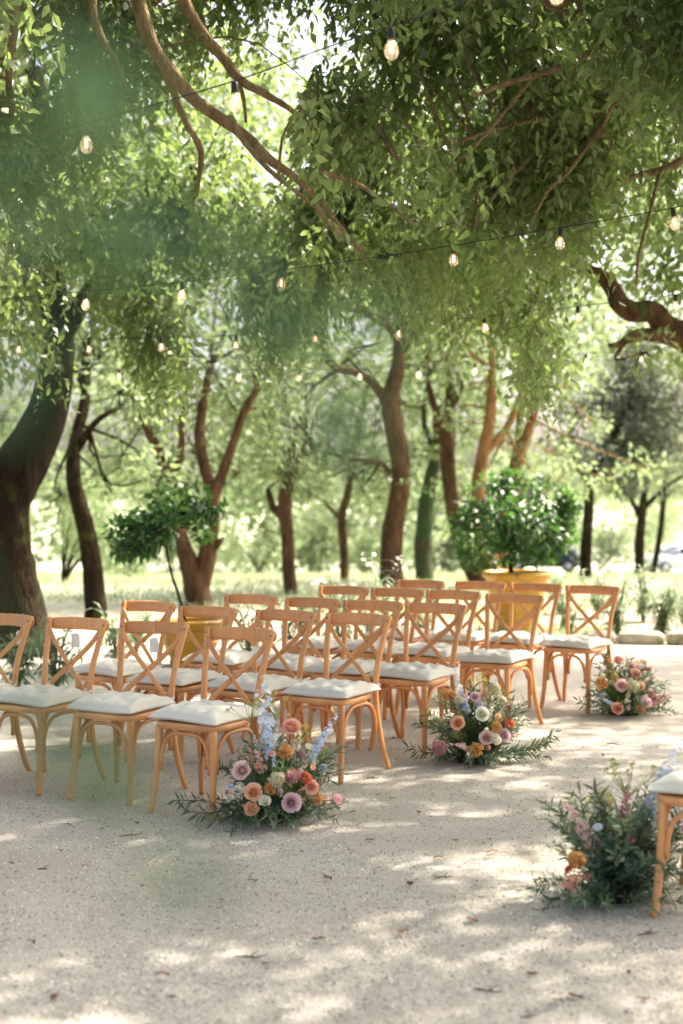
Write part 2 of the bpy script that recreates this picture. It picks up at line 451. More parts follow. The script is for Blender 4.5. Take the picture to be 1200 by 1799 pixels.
# big mossy tree at the left edge
wild_tree('leaning_tree', 'thick dark mossy trunk leaning beside the front row', 
    [(18, 1146, 14, 160), (16, 1080, 14, 142), (2, 980, 14, 118), (0, 900, 14.0, 114), (28, 830, 14.1, 104), (75, 745, 14.2, 84), (98, 660, 14.3, 66), (100, 560, 14.4, 58), (80, 430, 14.6, 50), (90, 300, 14.8, 40), (60, 120, 15, 30)],
    [[(100, 600, 14.35, 44), (170, 500, 14.0, 34), (260, 420, 13.4, 24), (350, 330, 12.8, 14)],
     [(95, 480, 14.5, 40), (20, 380, 14.8, 32), (-80, 300, 15.2, 22)],
     [(84, 420, 14.6, 34), (150, 300, 15, 26), (210, 180, 15.4, 16)],
     [(10, 905, 14, 40), (-60, 800, 14.4, 34), (-160, 720, 15, 26)]],
    [(30, 480, 14, 1.1), (-60, 560, 13.6, 1.0), (60, 350, 15, 1.3), (180, 430, 13.6, 1.0), (260, 380, 13.2, .9), (150, 230, 15.2, 1.3), (40, 120, 15.2, 1.4), (230, 90, 15.4, 1.3), (350, 300, 13.2, .9), (-120, 250, 15, 1.5), (330, 160, 15, 1.2), (60, -80, 15, 1.6), (250, -100, 15, 1.6)],
    M['bark_dark'], M['leaf_near'], .10, 1500)

wild_tree('leaning_tree', 'slender crooked trunk on the lawn, just behind the thick mossy trunk',
    [(168, 1088, 18, 46), (166, 1030, 18, 40), (155, 950, 18, 36), (138, 880, 18, 32), (128, 830, 18, 28), (133, 770, 18.2, 24), (150, 700, 18.4, 20), (150, 600, 18.8, 16)],
    [[(134, 790, 18.2, 18), (170, 740, 18, 12), (215, 712, 17.6, 8)], [(150, 690, 18.4, 12), (110, 600, 18.8, 8)]],
    [(150, 640, 18.6, .9), (210, 690, 17.8, .7), (90, 580, 19, .8), (180, 560, 19.4, 1.1), (215, 800, 18.6, .5), (240, 640, 19, .8), (80, 480, 19.5, 1.2), (230, 500, 20, 1.2), (140, 380, 20, 1.4), (180, 840, 18.8, .35)],
    M['bark_dark'], M['leaf_mid'], .12, 700, low=7)

wild_tree('forked_tree', 'tree forking low into two dark stems behind the small potted citrus',
    [(348, 1070, 20, 52), (346, 1030, 20, 50), (340, 1010, 20, 46), (322, 960, 20, 30), (305, 890, 20.2, 24), (290, 820, 20.4, 22), (262, 760, 20.5, 18), (245, 720, 20.6, 14)],
    [[(352, 1030, 20, 40), (362, 985, 20, 38), (372, 930, 20, 30), (376, 870, 20, 26), (392, 830, 20, 22), (412, 770, 20, 18), (430, 720, 20, 16), (455, 680, 20, 12)],
     [(304, 850, 20.2, 18), (318, 790, 20.2, 14), (320, 740, 20, 12), (330, 660, 20, 8)],
     [(376, 880, 20, 22), (355, 800, 20.4, 22), (352, 740, 20.6, 20), (370, 640, 21, 14)],
     [(378, 960, 20, 18), (392, 945, 19.8, 6)]],
    [(250, 690, 20.5, .8), (330, 640, 20, .9), (455, 640, 20, .9), (400, 560, 21, 1.2), (300, 560, 21, 1.2), (480, 760, 20.6, .7), (420, 830, 20.8, .5), (500, 560, 21, 1.1), (390, 430, 22, 1.5), (440, 700, 21.5, .8), (330, 840, 21, .5), (360, 720, 22, .8), (500, 420, 22, 1.4)],
    M['bark'], M['leaf_mid'], .12, 700, low=7)

wild_tree('young_tree', 'straight brown trunk between the forked tree and the thin pale-lit tree',
    [(512, 1052, 22, 28), (508, 1000, 22, 25), (504, 930, 22, 25), (500, 880, 22, 27), (508, 840, 22, 22), (514, 780, 22.2, 16)],
    [[(496, 900, 22, 20), (482, 895, 22, 16), (470, 860, 22.3, 10)], [(512, 850, 22, 14), (540, 760, 22.4, 8)]],
    [(500, 830, 22, .75), (460, 800, 22.3, .8), (540, 760, 22.4, .8), (500, 700, 22.8, 1.1), (560, 640, 23.5, 1.2), (430, 720, 23, .9), (470, 930, 22.5, .35), (560, 520, 24, 1.5)],
    M['bark'], M['leaf_mid'], .12, 700, low=7)

wild_tree('young_tree', 'thin trunk with one arching side branch, left of the main central trunk',
    [(605, 1022, 26, 17), (604, 960, 26, 16), (600, 910, 26, 17), (612, 860, 26, 14), (618, 800, 26, 12), (630, 740, 26, 13), (642, 690, 26, 11)],
    [[(597, 912, 26, 9), (575, 888, 26, 7), (548, 868, 25.8, 6), (525, 850, 25.6, 4)]],
    [(620, 800, 26.4, .7), (640, 690, 26.4, 1.0), (560, 830, 26, .6), (660, 600, 27, 1.4), (590, 720, 27, .9), (580, 600, 27, 1.3), (640, 870, 27, .4)],
    M['bark'], M['leaf_mid'], .13, 600, low=7)

wild_tree('central_tree', 'tallest brown trunk forking high up, in the middle of the clearing',
    [(688, 1044, 22.6, 54), (688, 1000, 22.6, 44), (688, 950, 22.6, 42), (696, 900, 22.6, 40), (704, 850, 22.6, 38), (701, 790, 22.6, 38), (690, 740, 22.6, 38), (686, 700, 22.6, 36), (696, 660, 22.6, 30), (702, 610, 22.6, 26), (700, 560, 22.7, 22), (690, 500, 22.8, 20), (690, 440, 23, 16)],
    [[(682, 712, 22.6, 26), (668, 690, 22.6, 20), (650, 668, 22.6, 17), (625, 655, 22.6, 15), (595, 648, 22.4, 15), (575, 630, 22.2, 15), (566, 590, 22, 14), (545, 540, 22, 10)],
     [(595, 648, 22.4, 10), (560, 672, 22.3, 7), (535, 700, 22.2, 5)],
     [(701, 600, 22.6, 20), (680, 570, 22.4, 18), (650, 553, 22.2, 17), (610, 542, 22, 14), (560, 530, 21.6, 9)],
     [(684, 830, 22.6, 11), (668, 812, 22.4, 9), (620, 806, 22.2, 8), (580, 795, 22, 6)],
     [(650, 668, 22.6, 7), (610, 620, 22.8, 5), (670, 600, 23, 4)],
     [(700, 640, 22.6, 12), (740, 560, 22.6, 9), (800, 500, 22.4, 7)]],
    [(570, 560, 22, 1.0), (640, 500, 22, 1.2), (740, 520, 22.5, 1.1), (600, 790, 22.2, .45), (820, 480, 22.4, 1.1), (690, 400, 23, 1.6), (520, 640, 22.2, .8), (560, 420, 23, 1.5), (790, 620, 23, .7), (640, 640, 23.6, .5), (700, 840, 22.4, .3), (830, 340, 23, 1.6), (600, 700, 24, .5)],
    M['bark'], M['leaf_mid'], .12, 650, low=7)

wild_tree('mossy_tree', 'short dark green mossy trunk right behind the tallest central trunk',
    [(746, 1026, 25.5, 36), (744, 960, 25.5, 34), (748, 900, 25.5, 32), (756, 850, 25.5, 28), (768, 790, 25.6, 22), (770, 720, 25.8, 18)],
    [[(762, 800, 25.6, 16), (745, 740, 25.8, 12), (752, 670, 26, 9)]],
    [(760, 700, 26, .9), (740, 620, 26.4, 1.0), (775, 840, 25.8, .35), (770, 560, 27, 1.4), (735, 880, 25.9, .3), (765, 930, 25.9, .25)],
    M['ivy_bark'], M['leaf_mid'], .12, 700, low=7)

wild_tree('sloping_tree', 'reddish brown trunk leaning left behind the big potted citrus',
    [(842, 1030, 24, 36), (820, 980, 24, 30), (800, 920, 24, 27), (790, 850, 24, 28), (786, 790, 24, 28), (790, 730, 24, 24), (790, 680, 24, 16), (786, 620, 24, 12)],
    [[(780, 780, 24, 20), (765, 720, 24, 15), (752, 670, 24, 12), (750, 610, 24, 8)], [(792, 720, 24, 10), (812, 680, 24, 8), (800, 650, 24, 6)]],
    [(750, 590, 24, .9), (800, 640, 24, .7), (790, 540, 24.6, 1.2), (820, 760, 24.8, .45), (840, 680, 25, .6), (730, 790, 24.6, .4)],
    M['bark'], M['leaf_mid'], .12, 700, low=7)

wild_tree('sunlit_tree', 'tree with sunlit orange stems forking above the big potted citrus',
    [(866, 1020, 23, 40), (850, 940, 23, 34), (840, 860, 23, 28), (848, 800, 23, 24), (860, 740, 23, 22), (864, 670, 23, 18), (862, 600, 23, 14), (850, 520, 23.2, 10)],
    [[(852, 795, 23, 17), (880, 765, 23, 15), (902, 730, 23, 14), (915, 690, 23, 10), (950, 630, 23, 7)], [(860, 640, 23, 10), (835, 628, 23, 8), (815, 600, 23, 6)]],
    [(850, 520, 23.2, 1.1), (950, 600, 23.2, .9), (900, 560, 23.6, 1.0), (815, 580, 23, .7), (890, 420, 24, 1.5), (900, 830, 23.6, .35), (950, 700, 24.5, .5)],
    M['bark_sunlit'], M['leaf_mid'], .12, 700, low=7)
wild_tree('sunlit_tree', 'sunlit orange trunk leaning right, its foot hidden behind the big potted citrus',
    [(880, 1016, 23.8, 40), (888, 920, 23.8, 34), (900, 850, 23.8, 30), (912, 800, 23.8, 26), (930, 750, 23.8, 20), (942, 700, 23.8, 16), (955, 650, 23.8, 13), (980, 590, 24, 9)],
    [[(914, 800, 23.8, 16), (912, 740, 24, 12), (930, 670, 24.2, 8)]],
    [(985, 570, 24, 1.0), (930, 640, 24.4, .8), (1040, 560, 24.6, 1.0), (1000, 460, 25, 1.4), (1010, 660, 25, .6)],
    M['bark_sunlit'], M['leaf_mid'], .12, 700, low=7)

wild_tree('dark_tree', 'narrow blackish trunk standing just right of the big potted citrus',
    [(1028, 1022, 28, 24), (1030, 960, 28, 22), (1034, 900, 28, 20), (1040, 840, 28, 18), (1080, 760, 28.6, 15), (1110, 690, 29, 12)],
    [[(1036, 860, 28, 12), (1010, 800, 28, 9), (1000, 750, 28, 6)]],
    [(1060, 790, 28.4, 1.0), (1150, 820, 28.6, .9), (1090, 840, 28.2, .6), (1190, 700, 29, 1.1), (1030, 720, 28.6, .7), (1110, 620, 29, .9), (1120, 760, 29, 1.1), (1010, 770, 28, .7), (1130, 680, 29.4, 1.1), (1060, 700, 29, .9), (1180, 780, 29, .9)],
    M['bark_dark'], M['leaf_grey'], .12, 1500)
wild_tree('forked_tree', 'dark trunk with a wide fork standing before the silver car',
    [(1124, 1005, 34, 20), (1124, 950, 34, 19), (1128, 900, 34, 17), (1132, 860, 34, 13), (1134, 800, 34, 9)],
    [[(1122, 905, 34, 12), (1108, 875, 34, 9), (1092, 855, 34, 7), (1070, 830, 34, 5)], [(1130, 895, 34, 11), (1152, 872, 34, 9), (1185, 845, 34, 7), (1215, 830, 34, 5)]],
    [(1080, 820, 34, .8), (1140, 790, 34.4, 1.0), (1200, 810, 34, .9), (1050, 850, 33.6, .5), (1180, 740, 35, 1.2), (1100, 730, 36, 1.2)],
    M['bark_dark'], M['leaf_far'], .15, 600)
wild_tree('sloping_tree', 'thin leaning trunk in front of the silver car bonnet',
    [(1148, 1006, 36, 12), (1158, 950, 36, 12), (1164, 900, 36, 11), (1168, 850, 36, 9)],
    [[(1164, 890, 36, 6), (1180, 860, 36, 4)]],
    [(1170, 830, 36, .9), (1210, 860, 36, .7)],
    M['bark_dark'], M['leaf_far'], .15, 600)

# mossy limb reaching in from the right
wild_tree('mossy_limbed_tree', 'crooked thick mossy limb reaching in at the right edge under the canopy',
    [(1520, 1150, 14, 130), (1510, 1000, 14, 112), (1480, 850, 14, 104), (1420, 720, 14, 96), (1340, 650, 14, 84), (1260, 612, 14, 70), (1200, 592, 14, 58), (1165, 570, 14, 46), (1148, 548, 14, 42), (1118, 548, 14, 42), (1090, 535, 14, 38), (1075, 505, 14, 32), (1050, 480, 14, 24), (1015, 468, 14, 16), (960, 430, 14, 9)],
    [[(1230, 604, 14, 34), (1160, 590, 13.9, 30), (1120, 588, 13.8, 24), (1090, 604, 13.6, 14), (1070, 606, 13.5, 7)],
     [(1420, 700, 14, 60), (1400, 540, 14, 50), (1340, 400, 14.2, 40), (1260, 250, 14.4, 26), (1150, 120, 14.6, 14)]],
    [(1130, 620, 13.6, .35), (1160, 480, 14.6, .55), (1220, 420, 14.4, .9), (1260, 250, 14.4, 1.3), (1150, 100, 14.6, 1.3), (1000, 430, 14.2, .7), (1350, 300, 14.4, 1.6), (1230, 640, 14.5, .35), (1250, 520, 14.5, .5), (1060, 200, 15, 1.2)],
    M['bark'], M['leaf_near'], .10, 1300)

# ------------------------------------------------------------------ the two near trees whose hanging branches fill the upper half
YB = np.array([(-400, 700), (0, 540), (45, 580), (80, 720), (100, 690), (140, 580), (200, 600), (240, 700), (300, 745), (340, 620), (380, 520), (430, 600), (480, 660), (520, 620), (560, 560), (620, 520), (680, 540), (740, 600), (800, 590), (850, 585), (900, 640), (945, 760), (975, 620), (1010, 520), (1040, 430), (1100, 400), (1200, 400), (1600, 600)], float)
STRINGS = [np.array(q, float).T for q in (
    [(-300, 548, 10.7), (0, 525, 10.2), (150, 512, 9.95), (320, 495, 9.7), (494, 474, 9.4), (680, 449, 9.15), (797, 431, 9), (985, 400, 8.7), (1183, 365, 8.4), (1500, 300, 8)],
    [(-250, 597, 13.4), (0, 597, 13), (150, 596, 12.8), (283, 592, 12.6), (415, 588, 12.4), (553, 577, 12.2), (700, 569, 12), (851, 556, 11.7), (1015, 538, 11.45), (1187, 517, 11.2), (1450, 480, 10.8)])]
def canopy_starts(n, xr, yr, zr, seed_thr):
    P = np.column_stack([xr[0] + (xr[1] - xr[0]) * rng.random(n), yr[0] + (yr[1] - yr[0]) * rng.random(n), zr[0] + (zr[1] - zr[0]) * rng.random(n)])
    px = CX + F * P[:, 0] / P[:, 1]; py = HY - F * (P[:, 2] - CH) / P[:, 1]
    yb = np.interp(px, YB[:, 0], YB[:, 1]) - .42 * F / P[:, 1]
    lo = .45 * noise3(P, 1.1) + .75 * noise3(P + 5, 3.2)
    ok = (py < yb) & (lo > seed_thr)
    # the boughs hang clear of the light strings
    for xs_, ys_, ds_ in STRINGS:
        sy = np.interp(px, xs_, ys_); sd = np.interp(px, xs_, ds_)
        ok &= ~((P[:, 1] < sd + .25) & (py < sy + 25) & (py + .50 * F / P[:, 1] > sy - 15) & (rng.random(len(P)) < .93))
    # openings where the sunny background shows between the boughs
    holes = [(560, 60, 40), (930, 395, 40), (440, 200, 45), (60, 120, 40), (1150, 470, 60), (700, 330, 35), (470, 30, 30), (270, 330, 35), (1180, 200, 50), (330, 470, 45), (120, 470, 40), (820, 120, 30), (600, 410, 40), (1030, 60, 35)]
    for a, b, r in holes: ok &= ((px - a) ** 2 + (py - b) ** 2) > (r * (.7 + .6 * rng.random(len(P)))) ** 2
    ok &= ~((py > -60) & (px > 1060) & (py > 380))
    return P[ok]

def near_tree(name, label, base, trunk, limbs, zone, overhead, seed):
    t = thing(name, label, 'tree', base, 0, 'trees around the clearing')
    base = np.asarray(base, float)
    limb(t, 'trunk', [np.array(p) - base for p, r in trunk], [r for p, r in trunk], M['bark_dark'], 24, 14, .04)
    tips = []
    for L in limbs:
        Q = [np.asarray(p) - base for p, r in L]
        limb(t, 'limb', Q, [r for p, r in L], M['bark_limb'], max(14, 5 * len(Q)), 9, .05); tips += [np.array(p) for p in smooth_path(Q, 8)[2:]]
    S = np.vstack([canopy_starts(*z_) for z_ in zone]) - base
    arr, (S0, h, ln, dr) = twig_leaves(S, 1.0, .42, 12, .084, .034)
    # the twigs themselves
    tw = MB()
    for i in range(0, len(S0), 3):
        pts = [S0[i] + ln[i] * (h[i] * f * .75 + np.array([0, 0, -1]) * (f * .45 + f * f * .75)) for f in (-.25, 0, .35, .7, 1)]
        tw.sweep(pts, [.0035, .003, .0025, .002, .001], seg=3, cap=False)
    T_ = np.array(tips)
    for i in range(0, len(S0), 45):
        q = T_[np.argmin(((T_ - S0[i]) ** 2).sum(1))]
        if np.linalg.norm(q - S0[i]) < 2.4:
            tw.sweep(smooth_path([q, (q + S0[i]) / 2 + rng.normal(size=3) * .10 + [0, 0, .08], S0[i]], 6), np.linspace(.011, .004, 6), seg=4, cap=False)
    tag(link('twigs', tw.mesh('twigs', M['bark_limb']), t), kind='stuff')
    # unseen crown overhead and aside, a leaf layer added to dapple the ground with shade
    n, xr, yr, zr, thr = overhead
    P = np.column_stack([xr[0] + (xr[1] - xr[0]) * rng.random(n), yr[0] + (yr[1] - yr[0]) * rng.random(n), zr[0] + (zr[1] - zr[0]) * rng.random(n)])
    px = CX + F * P[:, 0] / np.maximum(P[:, 1], .1); py = HY - F * (P[:, 2] - CH) / np.maximum(P[:, 1], .1)
    out = (P[:, 1] < 1) | (py < -60) | (px < -120) | (px > 1320)
    keep = out & ((.32 * noise3(P * [1, 1, .3] + 4, 1.3) + .80 * noise3(P * [1, 1, .3] + 9, 4.2)) > thr)
    P = P[keep] - base; n = len(P)
    s = .7 + .6 * rng.random(n)
    arr2 = leaves(P, unit(rng.normal(size=(n, 3)) + [0, 0, -.5]), unit(rng.normal(size=(n, 3)) * .8 + [0, 0, .8]), .13 * s, .062 * s, False)
    V, T, R = join([arr, arr2])
    link('crown', tri_mesh('crown', V, T, R, M['leaf_near']), t)
    return t

def pl(*p): return [(at(a, b, d), w * .5 * d / F) for a, b, d, w in p]
near_tree('overhanging_tree', 'overhanging tree whose pale bare limbs slope down from the top left',
    (-4.3, 6.9, 0), [((-4.3, 6.9, -.1), .34), ((-4.25, 6.9, .8), .25), ((-4.1, 7.0, 2.2), .22), ((-3.7, 7.2, 3.6), .2), ((-3.1, 7.5, 4.7), .15), ((-2.2, 7.8, 5.5), .10)],
    [[(np.array((-3.1, 7.5, 4.7)), .10), (np.array((-2.1, 7.6, 5.3)), .075)] + pl((180, -150, 7.7, 28), (235, -20, 7.7, 26), (268, 80, 7.7, 25), (300, 125, 7.7, 24), (345, 178, 7.7, 22), (400, 215, 7.7, 21), (440, 248, 7.7, 20), (480, 285, 7.75, 16), (540, 330, 7.8, 12), (600, 400, 7.9, 7), (650, 470, 8, 4)),
     [(np.array((-2.2, 7.8, 5.5)), .08)] + pl((260, -120, 8.2, 24), (315, -15, 8.2, 22), (350, 50, 8.2, 20), (395, 105, 8.2, 19), (420, 138, 8.2, 17), (465, 165, 8.2, 14), (510, 192, 8.2, 9), (560, 240, 8.3, 5)),
     pl((405, 205, 7.7, 11), (430, 250, 7.6, 10), (480, 305, 7.5, 8), (550, 360, 7.5, 7), (590, 405, 7.6, 6), (640, 440, 7.7, 4)),
     pl((272, 90, 7.7, 16), (292, 130, 7.8, 14), (312, 180, 7.9, 13), (330, 220, 7.9, 12), (352, 262, 7.9, 11), (350, 310, 7.9, 8), (345, 345, 7.9, 5)),
     pl((416, 135, 8.2, 9), (428, 175, 8.2, 7), (432, 215, 8.2, 5)),
     pl((165, -60, 8.6, 22), (160, 0, 8.6, 18), (175, 60, 8.6, 14), (205, 110, 8.6, 10), (222, 160, 8.6, 6)),
     pl((245, -40, 9, 16), (246, 40, 9, 13), (242, 110, 9, 11), (235, 180, 9, 8)),
     pl((20, -50, 8.4, 22), (25, 40, 8.4, 18), (15, 130, 8.5, 13), (20, 210, 8.6, 8)),
     pl((560, 300, 7.8, 10), (640, 330, 7.9, 8), (720, 390, 8, 5)),
     [(np.array((-3.7, 7.2, 3.6)), .1), (np.array((-4.6, 5.8, 4.9)), .07), (np.array((-4.4, 4.2, 5.6)), .03)],
     [(np.array((-2.2, 7.8, 5.5)), .1), (np.array((-.8, 7.0, 6.4)), .07), (np.array((.8, 6.4, 6.8)), .03)]],
    [(56000, (-3.6, -.1), (6.9, 13.0), (2.5, 6.4), .50), (20000, (-4.0, -.1), (10.2, 15.4), (2.3, 4.6), .18)],
    (40000, (-8, 1.2), (-3, 12), (5.2, 6.3), -.15), 1)
near_tree('overhanging_tree', 'overhanging tree whose drooping leafy boughs spread in from the top right',
    (4.6, 8.8, 0), [((4.6, 8.8, -.1), .36), ((4.55, 8.8, .9), .27), ((4.5, 8.8, 2.4), .24), ((4.2, 8.8, 3.8), .21), ((3.8, 8.8, 5.0), .16), ((3.4, 8.7, 6.2), .10)],
    [[(np.array((4.0, 8.8, 4.4)), .09)] + pl((1500, -100, 8.8, 40), (1300, -30, 8.6, 24), (1200, 25, 8.5, 18), (1075, 70, 8.4, 14), (1000, 112, 8.4, 12), (940, 132, 8.4, 12), (880, 150, 8.4, 10), (830, 170, 8.4, 6)),
     [(np.array((4.1, 8.8, 4.1)), .09)] + pl((1420, 60, 9.2, 40), (1260, 70, 9.2, 26), (1180, 110, 9.2, 20), (1130, 160, 9.2, 16), (1080, 180, 9.2, 13), (1020, 210, 9.2, 12), (960, 250, 9.2, 10), (880, 330, 9.2, 7), (830, 400, 9.2, 4)),
     [(np.array((4.3, 8.8, 3.6)), .08)] + pl((1380, 180, 9.6, 30), (1260, 240, 9.6, 20), (1200, 280, 9.6, 16), (1160, 300, 9.6, 14), (1110, 310, 9.6, 10), (1060, 330, 9.6, 6)),
     pl((1080, 180, 9.2, 12), (1050, 230, 9.1, 10), (1000, 300, 9, 8), (960, 340, 9, 6), (930, 400, 9, 4)),
     pl((1160, 300, 9.6, 9), (1140, 380, 9.6, 6), (1122, 450, 9.6, 5), (1118, 500, 9.6, 4)),
     pl((1075, 70, 8.4, 9), (1020, 30, 8.3, 8), (960, 10, 8.2, 6)),
     pl((940, 132, 8.4, 8), (840, 250, 8.5, 6), (760, 320, 8.6, 4)),
     pl((1020, 210, 9.2, 9), (920, 215, 9.0, 8), (800, 250, 8.9, 6), (700, 280, 8.8, 4)),
     [(np.array((3.8, 8.8, 5.0)), .1), (np.array((2.6, 7.4, 6.0)), .07), (np.array((1.5, 5.8, 6.5)), .03)],
     [(np.array((3.4, 8.7, 6.2)), .09), (np.array((4.8, 7.0, 7.0)), .06), (np.array((6.0, 5.5, 7.2)), .03)]],
    [(54000, (-.3, 3.6), (7.6, 13.0), (2.4, 6.4), .44), (16000, (-.4, 3.4), (9.6, 15.0), (2.3, 4.6), .20)],
    (150000, (1.0, 10), (-2, 16.5), (5.4, 6.6), -.34), 2)

# ------------------------------------------------------------------ far wood and shrubs
def far_wood():
    C, R = [], []
    for i in range(280):
        d = 42 + 50 * random.random(); px = random.uniform(-250, 1450)
        g = float(terrain(d)); z = g + random.random() ** .9 * (.36 * d)
        if d < 84 and px > 860 and z < g + 4.5: continue
        C.append([(px - CX) / F * d, d, z]); R.append(random.uniform(1.3, 3.2))
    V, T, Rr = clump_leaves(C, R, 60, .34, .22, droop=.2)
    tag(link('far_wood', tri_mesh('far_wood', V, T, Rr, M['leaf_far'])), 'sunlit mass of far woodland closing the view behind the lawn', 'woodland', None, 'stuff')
far_wood()
def understorey():
    C, R = [], []
    for i in range(230):
        d = random.uniform(84, 98) if i % 3 else random.uniform(46, 70); px = random.uniform(-150, 1350)
        if d < 84 and px > 840: continue
        g = float(terrain(d)); C.append([(px - CX) / F * d, d, g + random.random() ** 1.5 * 4.5 * d / 80 + .6]); R.append(random.uniform(.9, 2.2))
    V, T, Rr = clump_leaves(C, R, 110, .24, .14, droop=.3)
    tag(link('understorey', tri_mesh('understorey', V, T, Rr, M['leaf_mid'])), 'dark green undergrowth along the foot of the far woodland', 'undergrowth', None, 'stuff')
understorey()
def shrub(px, d, w, h, mat, label, name='shrub', per=1100, L=.09):
    b = ground_at(px, d)
    t = thing(name, label, 'shrub', b, 0, 'shrubs beyond the lawn')
    C = [(random.uniform(-w, w) * .6, random.uniform(-.3, .3), random.uniform(.25, .8) * h) for _ in range(7)]
    V, T, R = clump_leaves(C, [min(w, h) * random.uniform(.4, .6) for _ in C], per, L, L * .5, squash=.9)
    link('foliage', tri_mesh('foliage', V, T, R, mat), t)
    m = MB()
    for c in C: m.sweep(smooth_path([(0, 0, -.05), (c[0] * .3, c[1] * .4, c[2] * .5), c], 5), np.linspace(.03, .006, 5), seg=5)
    link('stems', m.mesh('stems', M['bark_dark']), t)
shrub(455, 36, 1.1, 1.3, M['leaf_mid'], 'bluish green shrub on the lawn between the forked tree and a straight trunk')
shrub(640, 40, 1.5, 1.3, M['leaf_mid'], 'rounded dark shrub behind the main central trunk')
shrub(230, 30, .55, .5, M['leaf_mid'], 'small low shrub alone on the bright lawn at the left')
shrub(110, 26, 1.6, 2.6, M['leaf_mid'], 'tall leafy shrub filling the gap beside the thick mossy trunk', per=700)
shrub(880, 42, 1.6, 1.4, M['leaf_mid'], 'dark shrub behind the sunlit orange trunks')
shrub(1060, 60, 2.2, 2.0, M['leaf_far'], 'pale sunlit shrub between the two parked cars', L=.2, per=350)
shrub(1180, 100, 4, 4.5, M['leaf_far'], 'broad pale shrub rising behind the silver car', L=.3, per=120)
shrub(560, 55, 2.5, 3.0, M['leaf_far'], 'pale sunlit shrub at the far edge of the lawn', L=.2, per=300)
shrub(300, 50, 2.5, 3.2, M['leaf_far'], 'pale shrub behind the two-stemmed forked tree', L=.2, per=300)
shrub(790, 50, 1.6, 1.8, M['leaf_grey'], 'greyish shrub behind the reddish leaning trunk', L=.18, per=400)

# ------------------------------------------------------------------ potted citrus trees
def mat_glaze():
    m, t, b, o = nt('yellow_glaze')
    n = tex(t, 5, 5, stretch=(1, 1, .35)); n2 = tex(t, 11, 6, stretch=(1, 1, .5))
    c = mixc(t, ramp(t, n.outputs['Fac'], .35, .7), (.62, .34, .03), (.44, .22, .02))
    c = mixc(t, ramp(t, n2.outputs['Fac'], .57, .70), c, (.20, .15, .05))
    t.links.new(c, b.inputs['Base Color']); b.inputs['Roughness'].default_value = .45; b.inputs['Specular IOR Level'].default_value = .5
    return m
M['glaze'] = mat_glaze()
def potted(label, px, d, rw, ph, trunk, crown, L, per, lean):
    b = ground_at(px, d)
    t = thing('potted_citrus_tree', label, 'potted tree', b, 0, 'citrus trees in yellow glazed pots')
    s = rw
    prof = [(.55 * s, 0), (.58 * s, .03), (.60 * s, .05), (.57 * s, .07), (.70 * s, ph * .35), (.84 * s, ph * .7), (.90 * s, ph * .86), (.93 * s, ph * .89), (1.0 * s, ph * .91), (1.02 * s, ph * .96), (.99 * s, ph), (.88 * s, ph), (.85 * s, ph * .93), (.84 * s, ph * .86)]
    pot = link('pot', MB().lathe(prof, 40).mesh('pot', M['glaze']), t)
    for zz in (.52, .78):
        pr = [(s * (.70 + (.14 * (zz - .35) / .35)) + .012 * math.cos(a), ph * zz + .014 * math.sin(a)) for a in np.linspace(-1.7, 1.7, 6)]
        link('moulding', MB().lathe(pr, 40).mesh('moulding', M['glaze']), pot)
    link('soil', MB().lathe([(.845 * s, ph * .84), (.5 * s, ph * .88), (.02, ph * .89)], 24).mesh('soil', M['soil']), t)
    tp = [np.array(p) for p, r in trunk]
    limb(t, 'trunk', tp, [r for p, r in trunk], M['bark_dark'], 14, 8, .03)
    tw = MB()
    C = [np.array(c) for c, r in crown]
    for c, r in crown:
        tw.sweep(smooth_path([tp[-1], (tp[-1] + np.array(c)) / 2 + rng.normal(size=3) * .03, c], 6), np.linspace(.011, .004, 6), seg=5)
        for k in range(5):
            e = np.array(c) + rdir(1)[0] * r * .8; tw.sweep([c, (np.array(c) + e) / 2, e], [.004, .003, .002], seg=4)
    crown = [(c, r * 1.22) for c, r in crown]
    link('branches', tw.mesh('branches', M['bark_dark']), t)
    V, T, R = join([clump_leaves(C, [r for c, r in crown], per, L, L * .47, True, .85, .55)])
    link('crown', tri_mesh('crown', V, T, R, M['citrus']), t)
d1 = 13.1
b1 = ground_at(335, d1)
def rel(px, py, d, b): return tuple(at(px, py, d) - b)
potted('small leaning citrus tree in a low yellow pot behind the second row', 335, d1, .33, .43,
    [(rel(330, 1110, d1, b1), .016), (rel(318, 1060, d1, b1), .014), (rel(302, 1010, d1, b1), .012), (rel(293, 965, d1, b1), .011), (rel(296, 920, d1, b1), .010)],
    [(rel(a, b, d1 + e, b1), r) for a, b, e, r in [(335, 875, 0, .17), (300, 880, .15, .17), (365, 890, -.1, .14), (265, 905, -.1, .15), (235, 920, .1, .14), (330, 910, .2, .15), (210, 935, 0, .11), (240, 955, -.1, .14), (215, 970, .1, .09), (280, 935, -.2, .15), (345, 930, .1, .12), (378, 915, 0, .08), (262, 968, .0, .08), (305, 905, -.25, .14)]], .085, 8200, 0)
d2 = 16.1
b2 = ground_at(908, d2)
potted('big bushy citrus tree in a tall yellow pot behind the back row', 908, d2, .385, .70,
    [(rel(898, 1015, d2, b2), .030), (rel(897, 985, d2, b2), .028), (rel(900, 950, d2, b2), .024), (rel(900, 910, d2, b2), .02)],
    [(rel(a, b, d2 + e, b2), r) for a, b, e, r in [(860, 870, 0, .24), (910, 862, .1, .26), (955, 880, 0, .24), (835, 905, -.1, .20), (985, 905, .1, .18), (880, 915, -.3, .25), (935, 925, -.3, .26), (840, 945, 0, .22), (980, 940, 0, .18), (900, 955, -.2, .22), (860, 975, -.1, .18), (945, 960, .1, .2), (826, 980, 0, .12), (915, 840, .2, .16), (965, 850, .1, .14), (880, 845, .1, .14), (850, 1000, -.1, .1), (995, 880, 0, .12), (812, 925, 0, .1)]], .088, 6000, 0)

